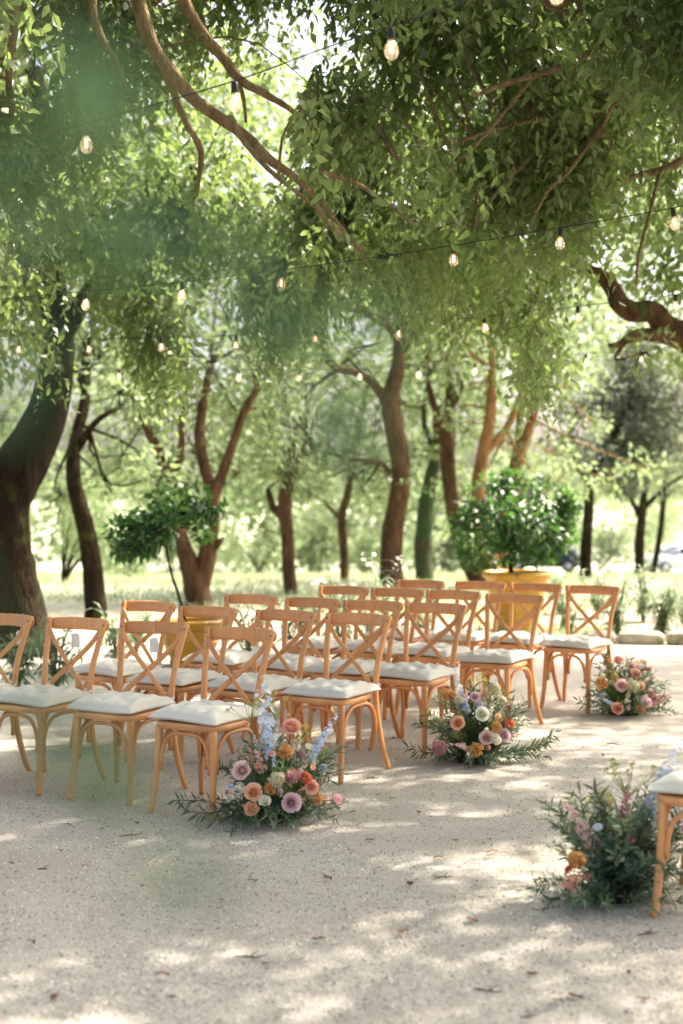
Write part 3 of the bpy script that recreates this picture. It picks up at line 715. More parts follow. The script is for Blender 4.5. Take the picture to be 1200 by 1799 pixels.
# ------------------------------------------------------------------ leafy plants and edging behind the chairs
def petal_flower(n=5, r=.028, cup=.3):
    P = np.zeros((n, 3)); a = np.arange(n) * 2 * math.pi / n
    D = np.column_stack([np.cos(a), np.sin(a), np.full(n, cup)]); Nn = np.column_stack([-np.cos(a) * cup, -np.sin(a) * cup, np.ones(n)])
    return leaves(P, D, Nn, r, r * .85, True, np.full(n, .6), .55, .1)
M['white_petal'] = mat_petal('white_petal', (.80, .82, .76), (.86, .86, .82))
def plant(px, d, h, label, ns=8, fl=0, L=.19, W=.030, spread=.5, name='leafy_plant', mat='plant'):
    b = ground_at(px, d)
    t = thing(name, label, 'plant', b, random.random() * 6, 'leafy plants behind the chairs')
    m = MB(); P, D, Nn = [], [], []; tops = []
    for k in range(ns):
        a = random.random() * 6.28; q = random.uniform(.2, 1) * spread * h; hh = h * random.uniform(.65, 1.05)
        path = smooth_path([(0, 0, -.03), (math.cos(a) * q * .35, math.sin(a) * q * .35, hh * .55), (math.cos(a) * q, math.sin(a) * q, hh)], 9)
        m.sweep(path, np.linspace(.009, .004, 9), seg=5); tops.append(path[-1])
        for j in range(20):
            p = path[min(8, 2 + int(j * .34))]; w = random.random() * 6.28
            P.append(p); D.append((math.cos(w), math.sin(w), random.uniform(-.35, .9))); Nn.append((-math.cos(w) * .3, -math.sin(w) * .3, 1))
    link('stems', m.mesh('stems', M['stem']), t)
    n = len(P); s = .6 + .7 * rng.random(n)
    V, T, R = leaves(np.array(P), np.array(D), np.array(Nn), L * s, W * s, True, None, .4, .35)
    link('foliage', tri_mesh('foliage', V, T, R, M[mat]), t)
    for k in range(fl):
        parts = []
        for j in range(8):
            V, T, R = petal_flower(5, .026)
            Rm = np.array(Euler((random.uniform(-1, 1), random.uniform(-1, 1), 0)).to_matrix())
            parts.append((V @ Rm.T + rng.normal(size=3) * .04, T, R))
        V, T, R = join(parts)
        link('blossom', tri_mesh('blossom', V, T, R, M['white_petal']), t, tops[k % len(tops)] + np.array([0, 0, .03]))
PL = [(600, 13.6, .78, 7, 2, 'flowering plant with white blossoms rising behind the third row'), (690, 14.2, .92, 6, 2, 'tallest white-blossomed plant, in front of the central trunk'),
      (650, 14.6, .62, 7, 1, 'slim plant between two white-blossomed plants behind the fourth row'), (440, 12.6, .62, 9, 0, 'leafy plant seen through the chairs just right of the low yellow pot'),
      (520, 12.8, .60, 9, 1, 'leafy plant seen through the chair backs of the third row'), (205, 13.2, .50, 7, 0, 'small leafy plant between the first two rows at the left'),
      (240, 14.0, .40, 6, 0, 'low leafy sprout left of the low yellow pot'), (100, 11.6, .50, 12, 1, 'dark clump of long leaves at the foot of the thick mossy trunk'),
      (30, 11.4, .45, 10, 0, 'clump of long leaves behind the leftmost chair back'), (1000, 15.2, .62, 8, 1, 'leafy plant showing through the aisle chair of the back row'),
      (1085, 15.4, .66, 13, 2, 'drooping pale plant with white blossoms just right of the back row'), (1130, 17.5, .62, 14, 1, 'tall pale plant in front of the silver car'),
      (1165, 15.6, .58, 16, 1, 'bushy pale plant above the stone edging'), (1205, 16.2, .62, 14, 2, 'white-blossomed plant at the right edge above the edging'),
      (1050, 18, .55, 11, 1, 'leafy plant at the foot of the narrow blackish trunk'), (745, 15, .5, 7, 0, 'low leafy plant behind the fifth chair row and mossy trunk'),
      (560, 15.5, .55, 7, 1, 'pale plant on the lawn edge below the straight brown trunk'), (985, 18.5, .5, 8, 1, 'pale plant right beside the tall yellow pot')]
for px, d, h, ns, fl, lb in PL: plant(px, d, h, lb, ns, fl)

def mat_stone():
    m, t, b, o = nt('mossy_stone'); n = tex(t, 7, 6); n2 = tex(t, 3, 3)
    c = mixc(t, ramp(t, n.outputs['Fac'], .3, .7), (.30, .26, .20), (.50, .45, .37)); c = mixc(t, ramp(t, n2.outputs['Fac'], .52, .66), c, (.16, .17, .06))
    t.links.new(c, b.inputs['Base Color']); b.inputs['Roughness'].default_value = .95; bump(t, b, n.outputs['Fac'], .8, .03); return m
M['stone'] = mat_stone()
eb = ground_at(1150, 15.0)
ed = thing('stone_edging', 'low mossy stone edging along the right side of the clearing', 'edging', eb)
x = -.75
for k in range(8):
    w = random.uniform(.34, .5); m = MB()
    pts = [(x + .01, 0, .045), (x + .05, 0, .05), (x + w * .5, random.uniform(-.02, .02), .055), (x + w - .05, 0, .05), (x + w - .01, 0, .045)]
    m.sweep(pts, [.07, .10, .11, .10, .07], [.05, .075, .085, .075, .05], seg=10, ref=(0, 0, 1), power=.6, jitter=.03)
    link('stone', m.mesh('stone', M['stone']), ed); x += w + .02

# ------------------------------------------------------------------ cars
def car(label, loc, rz, paint, flip=False):
    t = thing('parked_car', label, 'car', loc, rz, 'cars parked beyond the lawn')
    mp = mat_simple('car_paint', paint, .25, .6, .3); mg = mat_simple('car_glass', (.02, .025, .03), .08, .6); mr = mat_simple('rim_metal', (.45, .45, .46), .35, .5, .8)
    # side outline stations along x: (x, sill z, belt z, half width)
    st = [(-2.1, .45, .62, .60), (-2.0, .32, .74, .76), (-1.5, .28, .86, .84), (-.8, .26, .92, .87), (0, .26, .94, .88), (.9, .26, .96, .88), (1.6, .28, .96, .85), (2.0, .34, .92, .78), (2.1, .5, .8, .66)]
    V, Fs = [], []
    for (x, a, b, w) in st:
        V += [(x, -w * .9, a), (x, -w, (a + b) / 2), (x, -w * .94, b), (x, 0, b + .03), (x, w * .94, b), (x, w, (a + b) / 2), (x, w * .9, a)]
    for i in range(len(st) - 1):
        for k in range(7): Fs.append((i * 7 + k, i * 7 + (k + 1) % 7, (i + 1) * 7 + (k + 1) % 7, (i + 1) * 7 + k))
    Fs += [tuple(range(6, -1, -1)), tuple((len(st) - 1) * 7 + k for k in range(7))]
    m = MB(); m.add(V, Fs); body = link('body', m.mesh('body', mp), t)
    g = [(-.95, .93, .78), (-.30, 1.36, .64), (.30, 1.46, .63), (1.0, 1.42, .62), (1.75, 1.0, .74)]
    V, Fs = [], []
    for (x, z, w) in g: V += [(x, -.80, .90), (x, -w, z), (x, w, z), (x, .80, .90)]
    for i in range(len(g) - 1):
        for k in range(4): Fs.append((i * 4 + k, i * 4 + (k + 1) % 4, (i + 1) * 4 + (k + 1) % 4, (i + 1) * 4 + k))
    Fs += [(3, 2, 1, 0), tuple((len(g) - 1) * 4 + k for k in range(4))]
    m = MB(); m.add(V, Fs); link('windows', m.mesh('windows', mg, False), t)
    m = MB(); V = [(x, s * w * 1.02, z + .012) for (x, z, w) in g[1:4] for s in (-1, 1)]
    V += [(x, s * w * 1.02, z + .04) for (x, z, w) in g[1:4] for s in (-1, 1)]
    m.add(V, [(0, 1, 3, 2), (2, 3, 5, 4), (6, 8, 9, 7), (8, 10, 11, 9), (0, 2, 8, 6), (2, 4, 10, 8), (1, 7, 9, 3), (3, 9, 11, 5), (0, 6, 7, 1), (4, 5, 11, 10)]); link('roof', m.mesh('roof', mp, False), t)
    for s in (-1, 1):
        for (xa, za, xb, zb) in ((-.93, .95, -.28, 1.38), (.34, .95, .34, 1.46), (1.02, 1.44, 1.72, 1.02)):
            link('pillar', MB().sweep([(xa, s * .79, za), (xb, s * .66, zb)], .035, seg=6).mesh('pillar', mp), t)
        link('mirror', MB().sweep([(-.62, s * .86, 1.0), (-.60, s * .93, 1.02), (-.60, s * 1.02, 1.02)], [.04, .075, .05], seg=8).mesh('mirror', mp), t)
        for xw in (-1.3, 1.32):
            w = link('wheel', None, t, (xw, s * .80, .32))
            link('tyre', MB().sweep([(0, -.10, 0), (0, -.085, 0), (0, .085, 0), (0, .10, 0)], [.27, .32, .32, .27], seg=24).mesh('tyre', M['black']), w)
            link('rim', MB().sweep([(0, -.11, 0), (0, .11, 0)], [.2, .2], seg=16).mesh('rim', mr), w)
        link('headlight', MB().box((-2.02, s * .56, .66), (.06, .16, .06)).mesh('headlight', mat_simple('lamp_glass', (.75, .78, .8), .1, .6), False), t)
        link('tail_light', MB().box((2.06, s * .58, .78), (.06, .12, .07)).mesh('tail_light', mat_simple('tail_lamp', (.65, .03, .02), .2, .6), False), t)
cb = ground_at(1198, 72)
car('silver car parked at the far right beyond the lawn', cb, math.radians(12), (.62, .65, .68))
cb2 = ground_at(955, 74)
car('dark blue car half hidden behind the big potted citrus', cb2, math.radians(-14), (.012, .016, .03))

# ------------------------------------------------------------------ chairs, cushions and tags
def chair_meshes():
    W = M['wood']; out = []
    # seat frame: rounded trapezoid ring outline
    m = MB(); n = 40; rings = []
    for (k, z) in ((.955, .424), (.99, .428), (1.0, .436), (1.0, .448), (.985, .455), (.95, .457)):
        r = []
        for i in range(n):
            a = 2 * math.pi * i / n; c, s = math.cos(a), math.sin(a)
            xx = math.copysign(abs(c) ** .55, c); yy = math.copysign(abs(s) ** .55, s)
            r.append(((.198 - .022 * yy) * xx * k, -.001 + .216 * yy * k, z))
        rings.append(r)
    V = [p for r in rings for p in r]
    Fs = [(j * n + i, j * n + (i + 1) % n, (j + 1) * n + (i + 1) % n, (j + 1) * n + i) for j in range(5) for i in range(n)]
    Fs += [tuple(range(n - 1, -1, -1)), tuple(5 * n + i for i in range(n))]
    m.add(V, Fs); out.append(('seat', m.mesh('seat', W)))
    for s in (-1, 1):
        p = smooth_path([(s * .163, -.178, .43), (s * .166, -.183, .32), (s * .172, -.192, .18), (s * .180, -.210, .06), (s * .186, -.224, 0)], 14)
        out.append(('leg', MB().sweep(p, np.linspace(.0195, .0150, 14), seg=10).mesh('leg', W)))
    for s in (-1, 1):
        p = smooth_path([(s * .222, .275, 0), (s * .206, .246, .09), (s * .184, .220, .24), (s * .168, .208, .42), (s * .167, .213, .52), (s * .174, .232, .64), (s * .188, .266, .76), (s * .203, .298, .858), (s * .206, .306, .884)], 26)
        out.append(('back_post', MB().sweep(p, np.interp(np.linspace(0, 1, 26), [0, .3, .6, 1], [.0135, .0165, .0165, .0155]), np.interp(np.linspace(0, 1, 26), [0, .3, 1], [.0135, .016, .0125]), seg=12, ref=(0, 1, .2), power=.75).mesh('back_post', W)))
    xs = np.linspace(-1, 1, 17)
    p = np.column_stack([xs * .220, .292 + .050 * (1 - xs ** 2) + .022, .850 + .004 * (1 - xs ** 2)])
    e = np.sqrt(np.clip(1 - np.abs(xs) ** 14, .03, 1))
    out.append(('top_rail', MB().sweep(p, .0105 * e, .0355 * (.35 + .65 * e), seg=14, ref=(0, .25, 1), power=.7).mesh('top_rail', W)))
    for s in (-1, 1):
        off = .006 * s
        p = smooth_path([(s * .190, .278 + off, .835), (s * .120, .264 + off, .745), (0, .236 + off, .632), (-s * .085, .214 + off, .555), (-s * .132, .205 + off, .50), (-s * .150, .202 + off, .452)], 18)
        out.append(('cross_strip', MB().sweep(p, .0145, .0052, seg=10, ref=(0, 1, .15), power=.6).mesh('cross_strip', W)))
    def arch(a, b, z0=.215, z1=.408):
        a, b = np.array(a, float), np.array(b, float); c = (a + b) / 2; q = []
        for w in np.linspace(0, math.pi, 22):
            u, v = math.cos(w), math.sin(w); u = math.copysign(abs(u) ** .62, u); v = abs(v) ** .75
            xy = c + (a - c) * u; q.append((xy[0], xy[1], z0 + (z1 - z0) * v))
        return MB().sweep(q, .0105, seg=8).mesh('brace', W)
    f, r = (.146, -.186), (.158, .205)
    out.append(('brace', arch((-f[0], f[1]), (f[0], f[1]))))
    out.append(('brace', arch((-r[0], r[1] + .004), (r[0], r[1] + .004))))
    for s in (-1, 1): out.append(('brace', arch((s * .168, -.158), (s * .178, .190))))
    for s in (-1, 1):
        out.append(('screw', MB().sweep([(s * .2030, .2860, .858), (s * .2030, .2810, .859)], [.0055, .0045], seg=8).mesh('screw', M['screw'])))
    out.append(('screw', MB().sweep([(0, .2255, .632), (0, .2220, .6325)], [.005, .004], seg=8).mesh('screw', M['screw'])))
    return out
CHAIR = chair_meshes()

def cushion_mesh(seed):
    r = np.random.default_rng(seed); n = 36; V = []; Fs = []
    tuft = [(-.085, -.085), (.085, -.085), (-.085, .085), (.085, .085), (0, 0)]
    ph = r.random(6) * 6.28
    def f(u, v, sgn):
        k = 1 + .05 * (abs(u) * abs(v)) ** 3
        pin = 1 - .05 * (1 - abs(u) ** 2) * abs(v) ** 4 - .0
        pin2 = 1 - .05 * (1 - abs(v) ** 2) * abs(u) ** 4
        x = u * .205 * k * pin2 * (1 + .015 * math.sin(3 * v + ph[0])); y = v * .198 * k * pin * (1 + .015 * math.sin(3 * u + ph[1]))
        t = (max(0, 1 - abs(u) ** 5) * max(0, 1 - abs(v) ** 5)) ** .40
        h = .030 * t
        if sgn > 0:
            h += .014 * t * (math.sin(9 * u + ph[2]) * math.sin(8 * v + ph[3]) * .4 + .3 * math.sin(15 * u + 4 * v + ph[4]))
            for (a, b) in tuft: h -= .026 * math.exp(-(((x - a) / .030) ** 2 + ((y - b) / .030) ** 2)) * t
            h += .016 * t
        else: h *= .80
        dr = -.006 * (abs(u) ** 4 + abs(v) ** 4) + .004 * math.sin(2.2 * u + ph[5])
        return (x, y, .484 + sgn * h + dr)
    for sgn in (1, -1):
        for j in range(n + 1):
            for i in range(n + 1): V.append(f(-1 + 2 * i / n, -1 + 2 * j / n, sgn))
    o = (n + 1) ** 2
    for j in range(n):
        for i in range(n):
            a = j * (n + 1) + i; Fs.append((a, a + 1, a + n + 2, a + n + 1)); Fs.append((o + a, o + a + n + 1, o + a + n + 2, o + a + 1))
    rim = [i for i in range(n)] + [j * (n + 1) + n for j in range(n)] + [n * (n + 1) + n - i for i in range(n)] + [(n - j) * (n + 1) for j in range(n)]
    for k in range(len(rim)):
        a, b = rim[k], rim[(k + 1) % len(rim)]; Fs.append((b, a, o + a, o + b))
    m = MB(); m.add(V, Fs); return m.mesh('seat_cushion', M['linen'])
CUSH = [cushion_mesh(s) for s in range(5)]
TIE = []
for s in (-1, 1):
    q = [(s * .167 + .021 * math.cos(a), .211 + .021 * math.sin(a), .497 + .004 * math.sin(2 * a)) for a in np.linspace(0, 6.28, 13)]
    TIE.append(MB().sweep(q, .0035, .010, seg=6, ref=(0, 0, 1)).sweep([(s * .167, .191, .495), (s * .162, .180, .485), (s * .158, .176, .462)], .004, seg=5).mesh('tie', M['linen']))

CH_POS = {(1, 1): (-2.125, 8.05, 30), (1, 2): (-1.651, 7.805, 30.3), (1, 3): (-1.158, 7.546, 25), (1, 4): (-.684, 7.216, 29.4),
 (2, 1): (-1.425, 9.02, 32.5), (2, 2): (-.991, 8.594, 30.7), (2, 3): (-.505, 8.333, 33.5), (2, 4): (-.053, 8.085, 30.1),
 (3, 1): (-.785, 9.62, 30.5), (3, 2): (-.364, 9.33, 33), (3, 3): (.052, 9.086, 30), (3, 4): (.451, 8.861, 30),
 (4, 1): (-.152, 10.52, 33), (4, 2): (.258, 10.28, 30.5), (4, 3): (.646, 10.041, 32), (4, 4): (1.051, 9.676, 30.8),
 (5, 1): (.472, 11.24, 32.7), (5, 2): (.945, 11.05, 31.9), (5, 3): (1.356, 10.854, 31.5), (5, 4): (1.749, 10.579, 32.8)}
ROW = {1: 'front row', 2: 'second row', 3: 'third row', 4: 'fourth row', 5: 'back row'}
PLACE = {1: 'fourth from the aisle', 2: 'third from the aisle', 3: 'second from the aisle', 4: 'at the aisle end'}
def make_chair(x, y, a, lab, clab, k):
    t = thing('crossback_chair', lab, 'chair', (x, y, 0), -math.radians(a), 'wooden cross-back chairs in rows')
    for nm, me in CHAIR: link(nm, me, t)
    dx, dy, da = random.uniform(-.006, .006), random.uniform(-.012, .004), random.uniform(-2.5, 2.5)
    c = tag(link('seat_cushion', CUSH[k % 5], None, (x, y, 0), (0, 0, -math.radians(a + da))), clab, 'cushion', 'linen cushions on the chairs')
    c.location = (x + dx - .5 * .012, y + dy - .866 * .014, 0)
    for me in TIE: link('tie', me, c)
    return t
for k, ((r, c), (x, y, a)) in enumerate(CH_POS.items()):
    make_chair(x, y, a, f'wooden cross-back chair in the {ROW[r]}, {PLACE[c]}', f'tufted pale linen cushion on the chair {PLACE[c]} in the {ROW[r]}', k)
make_chair(1.452, 5.475, 30, 'wooden chair cut off by the right edge, across the aisle', 'pale linen cushion on the chair cut off by the right edge', 3)

def paper_tag(key, u, lab, turn):
    x, y, a = CH_POS[key]; a = math.radians(a)
    t = thing('paper_tag', lab, 'tag', (x, y, 0), -a, 'paper tags hanging on chair backs')
    yr = .292 + .05 * (1 - (u / .22) ** 2) + .022
    ring = [(u + .004 * math.sin(w * 2), yr + .017 * math.cos(w), .851 + .042 * math.sin(w)) for w in np.linspace(0, 6.28, 17)]
    link('string_loop', MB().sweep(ring, .0016, seg=5).sweep([(u, yr - .017, .85), (u + .002, yr - .020, .81), (u + .003, yr - .021, .795)], .0013, seg=4).mesh('string_loop', M['string']), t)
    m = MB(); V = []
    w, h = .026, .082
    for dy_ in (0, .0008):
        V += [(-w, dy_, -h), (w, dy_, -h), (w, dy_, -.012), (w - .01, dy_, 0), (-w + .01, dy_, 0), (-w, dy_, -.012)]
    m.add(V, [(0, 1, 2, 3, 4, 5), (11, 10, 9, 8, 7, 6)] + [(i, i + 6, (i + 1) % 6 + 6, (i + 1) % 6) for i in range(6)])
    link('card', m.mesh('card', M['card'], False), t, (u + .003, yr - .022, .797), (math.radians(6), 0, turn))
paper_tag((1, 1), .10, 'small white tag hanging on the leftmost front-row chair', .5)
paper_tag((1, 2), -.05, 'small white tag on the front-row chair third from the aisle', .3)
paper_tag((1, 3), -.03, 'white printed tag on the front-row chair second from the aisle', .2)
paper_tag((1, 4), .085, 'white tag on the aisle chair of the front row', .45)
paper_tag((2, 4), .135, 'narrow white tag seen edge-on at the second-row aisle chair', 1.0)

# ------------------------------------------------------------------ flower arrangements
def rose_mesh(name, mat, n=20, open_=1.0, seed=0):
    r = random.Random(seed); m = MB()
    for i in range(n):
        f = i / (n - 1); a = i * 2.4 + r.uniform(-.2, .2)
        rad = .10 + .62 * f ** .9; hgt = .95 - .30 * f ** 2; wid = .55 + .75 * f; lean = (.05 + .75 * f ** 2.2) * open_
        G = 4; V = []; Fs = []
        for jv in range(G + 1):
            v = jv / G
            for iu in range(G + 1):
                u = -1 + 2 * iu / G
                ang = a + u * wid * (1 - .25 * v * v)
                rr = rad * (.42 + .58 * math.sin(min(1, v * 1.15) * 1.57)) + lean * v ** 2 * .45 + .03 * r.uniform(-1, 1) * v
                rr *= 1 - .5 * (1 - f) ** 2 * v * v
                z = hgt * v * (1 - .16 * u * u * v) - (.30 * lean * v ** 3) + .02 * math.sin(5 * u + i)
                V.append((rr * math.cos(ang), rr * math.sin(ang), z - .35))
        for jv in range(G):
            for iu in range(G): k = jv * (G + 1) + iu; Fs.append((k, k + 1, k + G + 2, k + G + 1))
        m.add(V, Fs, min(1, max(0, .05 + .95 * f + r.uniform(-.15, .1))))
    k0 = len(m.v); m.lathe([(.02, -.3), (.12, -.1), (.14, .18), (.10, .36), (.02, .44)], 8, wob=.12)
    for i in range(k0, len(m.v)): m.r[i] = .05
    return m.mesh(name, mat)
def carnation_mesh(name, mat, seed=0):
    r = np.random.default_rng(seed); n = 72
    D = unit(r.normal(size=(n, 3)) + [0, 0, .55]); D[:, 2] = np.abs(D[:, 2]) * 1.0 - .1
    P = D * .25; Nn = unit(r.normal(size=(n, 3)))
    V, T, R = leaves(P, unit(D + r.normal(size=(n, 3)) * .25), Nn, .50 + .40 * r.random(n), .55 + .35 * r.random(n), True, r.random(n), .80, -.2)
    return tri_mesh(name, V, T, R, mat)
def stalk_mesh(name, mat, kind, seed=0):
    """flower spike 1 unit tall: florets around an upright stalk"""
    r = np.random.default_rng(seed); parts = []
    n = 19 if kind == 'delphinium' else 13
    for i in range(n):
        f = i / (n - 1); a = i * 2.4; size = (.095 if kind == 'delphinium' else .115) * (1 - .62 * f)
        if kind == 'delphinium':
            V, T, R = petal_flower(5, size, .35)
            V2, T2, R2 = petal_flower(5, size * .6, .8); Vx, Tx, Rx = join([(V, T, np.full(len(V), .35 + .4 * r.random())), (V2, T2, np.full(len(V2), .9))])
        else:
            d = unit(r.normal(size=(9, 3)) + [0, 0, .6]); Vx, Tx, Rx = leaves(d * size * .2, d, unit(r.normal(size=(9, 3))), np.full(9, size * .9), np.full(9, size), True, .3 + .6 * r.random(9), .6, -.1)
        el = .15 + .9 * f
        Rm = np.array((Matrix.Rotation(a, 3, 'Z') @ Matrix.Rotation(1.45 - el * .7, 3, 'Y')))
        off = np.array([math.cos(a) * .055 * (1 - .5 * f), math.sin(a) * .055 * (1 - .5 * f), .22 + .78 * f])
        parts.append((Vx @ Rm.T + off, Tx, Rx))
    V, T, R = join(parts); return tri_mesh(name, V, T, R, mat)
def sprig_mesh(name, mat, kind, seed):
    """leafy sprig of unit length along +Z curving towards +X"""
    r = np.random.default_rng(seed)
    path = smooth_path([(0, 0, 0), (.05, .02, .35), (.16, 0, .7), (.34, r.uniform(-.1, .1), 1.0)], 20); parts = []
    m = MB().sweep(path, np.linspace(.012, .004, 20), seg=4)
    tv = np.array(m.v); tf = np.array([q for f in m.f for q in ([(f[0], f[1], f[2]), (f[0], f[2], f[3])] if len(f) == 4 else [])])
    parts.append((tv, tf, np.full(len(tv), .1)))
    if kind == 'olive': n, L, W, wd = 40, .23, .048, .42
    elif kind == 'euca': n, L, W, wd = 16, .24, .21, .5
    elif kind == 'fern': n, L, W, wd = 60, .12, .028, .4
    else: n, L, W, wd = 26, .2, .06, .4
    fr = .12 + .88 * (np.arange(n) + r.random(n) * .5) / n
    idx = np.clip((fr * 19).astype(int), 0, 18); P = path[idx]; Td = unit(path[idx + 1] - path[idx])
    a = np.arange(n) * (math.pi if kind == 'fern' else 2.4) + r.normal(size=n) * .5
    side = np.column_stack([np.cos(a), np.sin(a), np.zeros(n)])
    D = unit(Td * .75 + side * .8 + [0, 0, -.05]); Nn = unit(Td * .8 - side * .3 + r.normal(size=(n, 3)) * .35)
    s = (.75 + .5 * r.random(n)) * (1 - .35 * fr)
    parts.append(leaves(P, D, Nn, L * s, W * s, True, np.clip(r.normal(.45, .28, n), 0, 1), wd, .12))
    V, T, R = join(parts); return tri_mesh(name, V, T, R, mat)
def filler_mesh(name, mat, seed):
    r = np.random.default_rng(seed); parts = []
    m = MB()
    for i in range(9):
        e = np.array([r.normal() * .22, r.normal() * .22, .8 + .2 * r.random()]); m.sweep([(0, 0, 0), (0, 0, .45), e], [.01, .008, .005], seg=4)
        d = unit(r.normal(size=(10, 3)) + [0, 0, .8]); parts.append(leaves(e + d * .01, d, unit(r.normal(size=(10, 3))), np.full(10, .05), np.full(10, .04), True, r.random(10), .6, 0))
    tv = np.array(m.v); tf = np.array([q for f in m.f for q in ([(f[0], f[1], f[2]), (f[0], f[2], f[3])] if len(f) == 4 else [])])
    parts.append((tv, tf, np.full(len(tv), .2))); V, T, R = join(parts); return tri_mesh(name, V, T, R, mat)

PC = {'blush': ((.74, .42, .38), (.90, .70, .66)), 'mauve': ((.62, .36, .38), (.84, .64, .66)), 'peach': ((.88, .42, .18), (.93, .64, .44)), 'coral': ((.84, .34, .26), (.92, .56, .46)),
      'pink': ((.80, .34, .36), (.90, .58, .58)), 'amber': ((.92, .46, .12), (.96, .64, .28)), 'butter': ((.92, .84, .46), (.96, .93, .72)), 'cream': ((.82, .80, .58), (.93, .91, .80)),
      'blue': ((.42, .54, .74), (.66, .75, .88)), 'sky': ((.66, .73, .84), (.82, .86, .91)), 'magenta': ((.55, .14, .24), (.72, .30, .38)), 'yellow': ((.70, .58, .12), (.82, .72, .22)), 'rust': ((.55, .13, .06), (.74, .26, .14)), 'lime': ((.32, .38, .12), (.55, .56, .22))}
PM = {k: mat_petal('petal_' + k, a, b) for k, (a, b) in PC.items()}
_cache = {}
def flower_mesh(kind, col):
    key = (kind, col)
    if key not in _cache:
        sd = len(_cache)
        _cache[key] = (rose_mesh('rose', PM[col], 26, .9, sd) if kind == 'rose' else rose_mesh('rosebud', PM[col], 11, .25, sd) if kind == 'bud' else carnation_mesh('carnation', PM[col], sd) if kind == 'carnation'
                       else filler_mesh('filler', PM[col], sd) if kind == 'filler' else stalk_mesh(kind, PM[col], kind, sd))
    return _cache[key]
SPRIG = {k: [sprig_mesh(k + '_sprig', M[mt], k, i + 10) for i in range(4)] for k, mt in (('olive', 'olive'), ('euca', 'euca'), ('fern', 'fresh'), ('leafy', 'fresh'))}
NAMES = {'olive': 'olive_sprig', 'euca': 'eucalyptus_sprig', 'fern': 'fern_sprig', 'leafy': 'leafy_sprig'}

def quat_to(d, spin=0.0):
    q = Vector(d).to_track_quat('Z', 'Y'); return (q @ Euler((0, 0, spin)).to_quaternion()).to_euler()

def arrangement(label, px, d0, half, height, blooms, n_sprig, trail, fill=34):
    """blooms: (px, py, kind, colour, size px, depth offset towards the viewer m)"""
    b = ground_at(px, d0)
    t = thing('flower_arrangement', label, 'flowers', b, 0, 'flower arrangements along the aisle')
    core = np.array([0, 0, height * .12])
    # a low moss mound that carries the stems
    mm = MB().lathe([(half * .38, 0), (half * .42, .03), (half * .32, .08), (half * .15, .11), (.001, .12)], 16, wob=.08)
    link('base', mm.mesh('base', M['soil']), t)
    for i in range(n_sprig):
        a = random.random() * 6.283; el = random.random() ** .85 * 1.4
        d = np.array([math.cos(a) * math.cos(el), math.sin(a) * math.cos(el) * .75, math.sin(el)])
        ln = half * random.uniform(.60, .95) * (1 - math.sin(el)) + height * random.uniform(.55, .92) * math.sin(el)
        kind = random.choices(['olive', 'euca', 'fern', 'leafy'], [.68, .12, .08, .12])[0]
        st = core * random.uniform(.3, 1.0) + np.array([math.cos(a), math.sin(a), 0]) * half * .12
        link(NAMES[kind], SPRIG[kind][i % 4], t, st, quat_to(d, random.random() * 6.28), max(.12, ln) * (.62 if kind == 'euca' else 1))
    for k in range(fill):
        a = random.uniform(3.3, 6.1) if k % 5 else random.uniform(0, 3.14); el = random.uniform(.12, 1.25)
        p = np.array([math.cos(a) * math.cos(el) * half * .86, math.sin(a) * math.cos(el) * half * .7, .05 + math.sin(el) * height * .74]) * random.uniform(.95, 1.12)
        kind = random.choices(['bud', 'carnation', 'rose', 'stock'], [.3, .3, .15, .25])[0]; col = random.choice(['cream', 'blush', 'peach', 'butter', 'pink', 'cream', 'blush', 'coral', 'sky'])
        dirv = unit(p - core + [0, -.08, .06]); sc = random.uniform(.019, .030) if kind != 'stock' else random.uniform(.09, .14)
        link({'rose': 'rose', 'bud': 'rosebud', 'carnation': 'carnation', 'stock': 'stock_spike'}[kind], flower_mesh(kind, col), t, p - (dirv * sc * .8 if kind == 'stock' else 0), quat_to(dirv, random.random() * 6), sc)
        link('stem', MB().sweep([core * .6, (core + p) * .5, p], .002, seg=4).mesh('stem', M['stem']), t)
    for (dx, dy, ln) in trail:
        d = np.array([dx, dy, .10]); o = link('olive_sprig', SPRIG['olive'][random.randrange(4)], t, (dx * half * .3, dy * half * .3, .035), quat_to(d, -1.57 * 0 + random.uniform(-.5, .5)), ln)
    for (bx, by, kind, col, sp, dz) in blooms:
        dz = dz + .05 if dz >= .1 else dz
        p = at(bx, by, d0 - dz) - b; s = sp * (d0 - dz) / F * (1.25 if kind == 'stock' else 1)
        out = unit(p - core + np.array([0, -.10, .02])); me = flower_mesh(kind, col)
        if kind in ('rose', 'bud', 'carnation'):
            rs = s * .52 / (.92 if kind == 'rose' else .62 if kind == 'bud' else .82)
            dirv = unit(out * .8 + np.array([0, -.7, .25]))
            if kind == 'bud': dirv = unit(out + [0, 0, .3])
            o = link({'rose': 'rose', 'bud': 'rosebud', 'carnation': 'carnation'}[kind], me, t, p, quat_to(dirv, random.random() * 6), rs)
            base = p - dirv * rs * .3
        else:
            # spikes and sprays: (bx,by) is the tip, sp the length in pixels
            dirv = unit(p - core * .8 + rng.normal(size=3) * .02); base = p - dirv * s
            link({'delphinium': 'delphinium_spike', 'stock': 'stock_spike', 'filler': 'wildflower_spray'}[kind], me, t, base, quat_to(dirv, random.random() * 6), s * (1.0 if kind != 'delphinium' else 1))
        q = smooth_path([core * .5, (core + base) / 2 + np.array([0, .02, 0]), base], 6)
        link('stem', MB().sweep(q, .0028, seg=5).mesh('stem', M['stem']), t)
    return t

